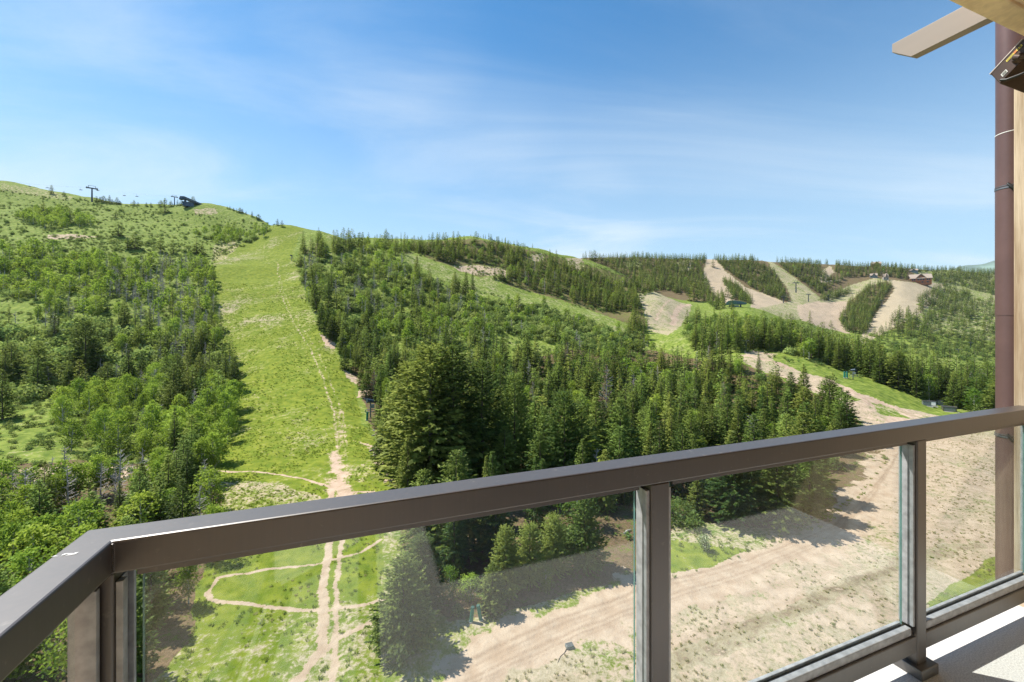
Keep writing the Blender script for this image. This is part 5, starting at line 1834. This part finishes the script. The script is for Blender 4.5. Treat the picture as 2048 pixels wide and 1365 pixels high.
LT1, p1, h1 = lift_tower(184, 404, 30, 'tall dark lift tower standing on the left skyline', 'chairlift towers')
LT2, p2, h2 = lift_tower(349, 412, 19, 'lift tower just left of the summit station', 'chairlift towers')
p = at(383, 413)
Ys = p.y
s_ = Ys / F * 0.88
o = empty('summit_station', p, face_cam(p), 'dark blue summit lift station with a long sloping ramp cover', 'lift station')
# sloped terminal housing: a long hood rising to the left, on two legs
MB().prism([(-22 * s_, 12 * s_), (-20 * s_, 17.5 * s_), (-13 * s_, 18.5 * s_), (20 * s_, 7 * s_), (22 * s_, 4.5 * s_), (17 * s_, 4.5 * s_), (-12 * s_, 12.5 * s_), (-18 * s_, 10 * s_)], 'y', -2.2, 2.2, None, .1).build('hood', M_TOWER, o)
MB().prism([(-21.4 * s_, 12.4 * s_), (-19.6 * s_, 16.8 * s_), (-14 * s_, 17.6 * s_), (-13.5 * s_, 13.6 * s_), (-18 * s_, 11 * s_)], 'y', -2.32, -2.205).build('end_window', M_GLASSDARK, o)
MB().prism([(-10 * s_, 15.2 * s_), (18 * s_, 5.8 * s_), (17 * s_, 5.2 * s_), (-10 * s_, 14.0 * s_)], 'y', -2.3, -2.21).build('side_band', M_STEEL, o)
MB().box(-13 * s_, -9 * s_, -1.1, 1.1, -2, 13.2 * s_).build('leg', M_TOWER, o)
MB().box(2 * s_, 5 * s_, -1.1, 1.1, -2, 8.8 * s_).build('leg', M_TOWER, o)
hut = MB().box(-16 * s_, 4 * s_, -3.2, 3.0, -1.5, 5.4 * s_).build('operator_hut', M_GLASSDARK, o)
MB().box(-17 * s_, 5 * s_, -3.6, 3.4, 5.45 * s_, 6.3 * s_).build('roof', M_TOWER, hut)
# haul ropes and chairs: two strands over the first tower
rope = MB()
far_l = at(60, 372, 300)
top_st = Vector((p.x - 18 * s_, p.y, p.z + 14 * s_))
a1 = .30 * h1 * .78
strands = []
for s in (-1, 1):
    pts = []
    ye = p1.y + 45 + s * 3
    e0 = Vector(((-120 - CX) / F * ye, ye, EYE + (CY - 338) / F * ye))
    t1 = Vector((p1.x + s * a1, p1.y, p1.z + h1 * .95))
    t2 = Vector((p2.x + s * .30 * h2 * .78, p2.y, p2.z + h2 * .95))
    knots = [e0, t1, t2, top_st + Vector((0, s * 1.8, 0))]
    for A_, B_ in zip(knots[:-1], knots[1:]):
        for k in range(12):
            f = k / 12
            pts.append(A_.lerp(B_, f) - Vector((0, 0, 4 * f * (1 - f) * (A_ - B_).length * .02)))
    pts.append(knots[-1])
    rope.tube(pts, .028, 5)
    strands.append(pts)
tag(rope.build('haul_rope', M_STEEL), 'thin steel chairlift cable strung between the skyline towers', 'cable')


def near_px(pts, px):
    best = min(pts, key=lambda q: abs(q.x / q.y * F + CX - px))
    i = pts.index(best)
    j = min(i + 1, len(pts) - 1) if best.x / best.y * F + CX < px else max(i - 1, 0)
    q = pts[j]
    u0, u1 = best.x / best.y * F + CX, q.x / q.y * F + CX
    return best.lerp(q, 0 if u0 == u1 else (px - u0) / (u1 - u0))


chair = empty('lift_chair', (0, 0, 0), 0.2)
MB().tube([(0, 0, 0), (0, .05, -.9), (0, .35, -2.0), (0, .35, -2.5)], .05, 6).build('hanger', M_STEEL, chair)
MB().box(-1.35, 1.35, .05, .62, -3.02, -2.90, None, .03).build('seat', M_TOWER, chair)
MB().box(-1.35, 1.35, .64, .72, -2.90, -2.40, None, .03).build('backrest', M_TOWER, chair)
bar = MB()
for s in (-1, 1):
    bar.tube([(s * 1.40, .66, -2.35), (s * 1.42, -.2, -2.62), (s * 1.42, -.1, -3.3)], .035, 5)
bar.tube([(-1.42, -.1, -3.3), (1.42, -.1, -3.3)], .035, 5)
bar.tube([(-1.40, .66, -2.35), (1.40, .66, -2.35)], .035, 5)
bar.build('restraint_bar', M_STEEL, chair)
for i, (px, st, lab) in enumerate(((58, 0, 'leftmost hanging lift chair against the sky'), (94, 1, 'second hanging lift chair from the left, above the lone conifer'),
                                   (161, 0, 'hanging lift chair just left of the tall tower'), (195, 1, 'hanging lift chair just right of the tall tower'),
                                   (248, 0, 'left of the two lift chairs over the long gap between the towers'), (273, 1, 'right of the two lift chairs over the long gap between the towers'))):
    c_ = chair if i == 0 else copy_tree(chair)
    c_.location = near_px(strands[st], px)
    tag(c_, lab, 'lift chair', 'chairlift chairs on the skyline cable')

# ---------------------------------------------------------------- far hillside buildings and towers
# the thin mountain air
hz = MB().box(-4600, 4600, -950, 4300, -115, 560)
hm = bpy.data.materials.new('thin_air')
hm.use_nodes = True
ht_ = hm.node_tree
ht_.nodes.remove(ht_.nodes['Principled BSDF'])
pv = ht_.nodes.new('ShaderNodeVolumePrincipled')
pv.inputs['Color'].default_value = (0.80, 0.88, 1.0, 1)
pv.inputs['Density'].default_value = 0.00003
pv.inputs['Anisotropy'].default_value = 0.1
ht_.links.new(pv.outputs[0], ht_.nodes['Material Output'].inputs['Volume'])
tag(hz.build('haze', hm), 'thin bluish air softening the farthest hills', 'haze', kind='stuff')

p = at(1472, 614, 380)
s_ = p.y / F
o = empty('lift_station', p, face_cam(p), 'green roofed lift station between the tan saddle and far runs', 'lift station')
prof = [(-18, 4), (-17, 9), (-13, 12), (-6, 13), (6, 11.5), (18, 7.5), (19, 5.5), (17, 4)]
MB().prism([(a * s_, c * s_) for a, c in prof], 'y', -3, 3, None, .15).build('canopy', M_ROOFGREEN, o)
MB().prism([(a * s_, c * s_) for a, c in ((2, 9.4), (16, 5.6), (15, 4.8), (2, 6.8))], 'y', -3.15, -3.02).build('glazing', M_GLASSDARK, o)
for a in (-11, 8):
    MB().box((a - 1.4) * s_, (a + 1.4) * s_, -1, 1, -2, 4.3 * s_).build('leg', M_TOWER, o)
MB().box(-8 * s_, 5 * s_, -2, 2, -1.5, 3.0 * s_).build('operator_hut', M_GREYBOX, o)
for px, py, hp, lab in ((1592, 586, 22, 'lift tower in the green gully left of the ridge path'), (1617, 604, 16, 'lift tower lower in the green gully'),
                        (1567, 607, 14, 'lift tower at the foot of the tree wedge'), (1657, 602, 12, 'lift tower by the small far wood'),
                        (1764, 614, 14, 'lift tower on the left rim of the tan meadow'), (1941, 697, 12, 'lift tower among far brush near the drainpipe'),
                        (1917, 712, 14, 'lift tower above the valley road near the drainpipe'), (1492, 700, 20, 'slim lift tower where the dirt road meets the dense stand')):
    lift_tower(px, py, hp, lab, 'far lift towers', .26, .4, 120)


def house(px, py, wpx, hpx, label, wall_m, roof_m, detail=True, rot=0.15):
    p = at(px, py, 480)
    w_ = wpx / F * p.y
    h = hpx / F * p.y
    d = w_ * .6
    o = empty('lodge' if detail else 'ridge_house', p, face_cam(p) + rot, label, 'house', 'houses on the far ridge')
    we = h * .52
    wl_ = MB()
    wl_.box(-w_ / 2, w_ / 2, -d / 2, d / 2, -4, we)
    wl_.prism([(-w_ * .22, we + .01), (0, h * .93), (w_ * .22, we + .01)], 'y', -d * .5 - .9, d * .2)
    wl_.build('wall', wall_m, o)
    rf = MB()
    rf.prism([(-d * .62, we * .96), (0, h), (d * .62, we * .96), (d * .62, we * 1.02), (0, h * 1.06), (-d * .62, we * 1.02)], 'x', -w_ * .54, w_ * .54)
    rf.prism([(-w_ * .28, we * .92), (0, h * 1.02), (w_ * .28, we * .92), (w_ * .28, we * 1.02), (0, h * 1.12), (-w_ * .28, we * 1.02)], 'y', -d * .5 - 2.0, 0)
    rf = rf.build('roof', roof_m, o)
    MB().box(w_ * .30, w_ * .36, 0, w_ * .06, h * .7, h * 1.2).build('chimney', M_STONE, rf)
    if detail:
        MB().box(-w_ * .5, w_ * .5, -d / 2 - 2.6, -d / 2 - .02, we * .38, we * .46).build('deck', M_LOG, o)
        for k in range(5):
            a = -w_ * .48 + k * w_ * .24
            MB().box(a - .15, a + .15, -d / 2 - 2.5, -d / 2 - 2.2, -4, we * .37).build('deck_post', M_LOG, o)
        for a in (-.40, -.30, -.12, .0, .12, .30, .40):
            MB().box(w_ * (a - .035), w_ * (a + .035), -d / 2 - (.95 if abs(a) < .2 else .06), -d / 2 - (.905 if abs(a) < .2 else .01), we * .55, we * (1.25 if abs(a) < .1 else .9)).build('window', M_WINDOW, o)
        for a in (-.3, 0.05, .3):
            MB().box(w_ * (a - .06), w_ * (a + .06), -d / 2 - .06, -d / 2 - .01, we * .04, we * .32).build('window', M_WINDOW, o)
    else:
        for a in (-.3, .3):
            MB().box(w_ * (a - .06), w_ * (a + .06), -d / 2 - .06, -d / 2 - .01, we * .35, we * .75).build('window', M_WINDOW, o)


house(1840, 567, 30, 17, 'red brown log lodge at the top of the tan meadow', M_LOG, M_ROOF)
house(1747, 556, 11, 8, 'small grey house at the trees left of the lodge', M_GREYBOX, M_ROOF, False)
house(1771, 561, 8, 12, 'narrow pale house standing left of the tan meadow top', M_STONE, M_ROOF, False, .4)
house(1752, 528, 14, 8, 'brown roofed house poking above the ridge trees', M_LOG, M_ROOF, False)
house(1826, 545, 13, 6, 'low house behind trees above the log lodge', M_GREYBOX, M_ROOF, False)
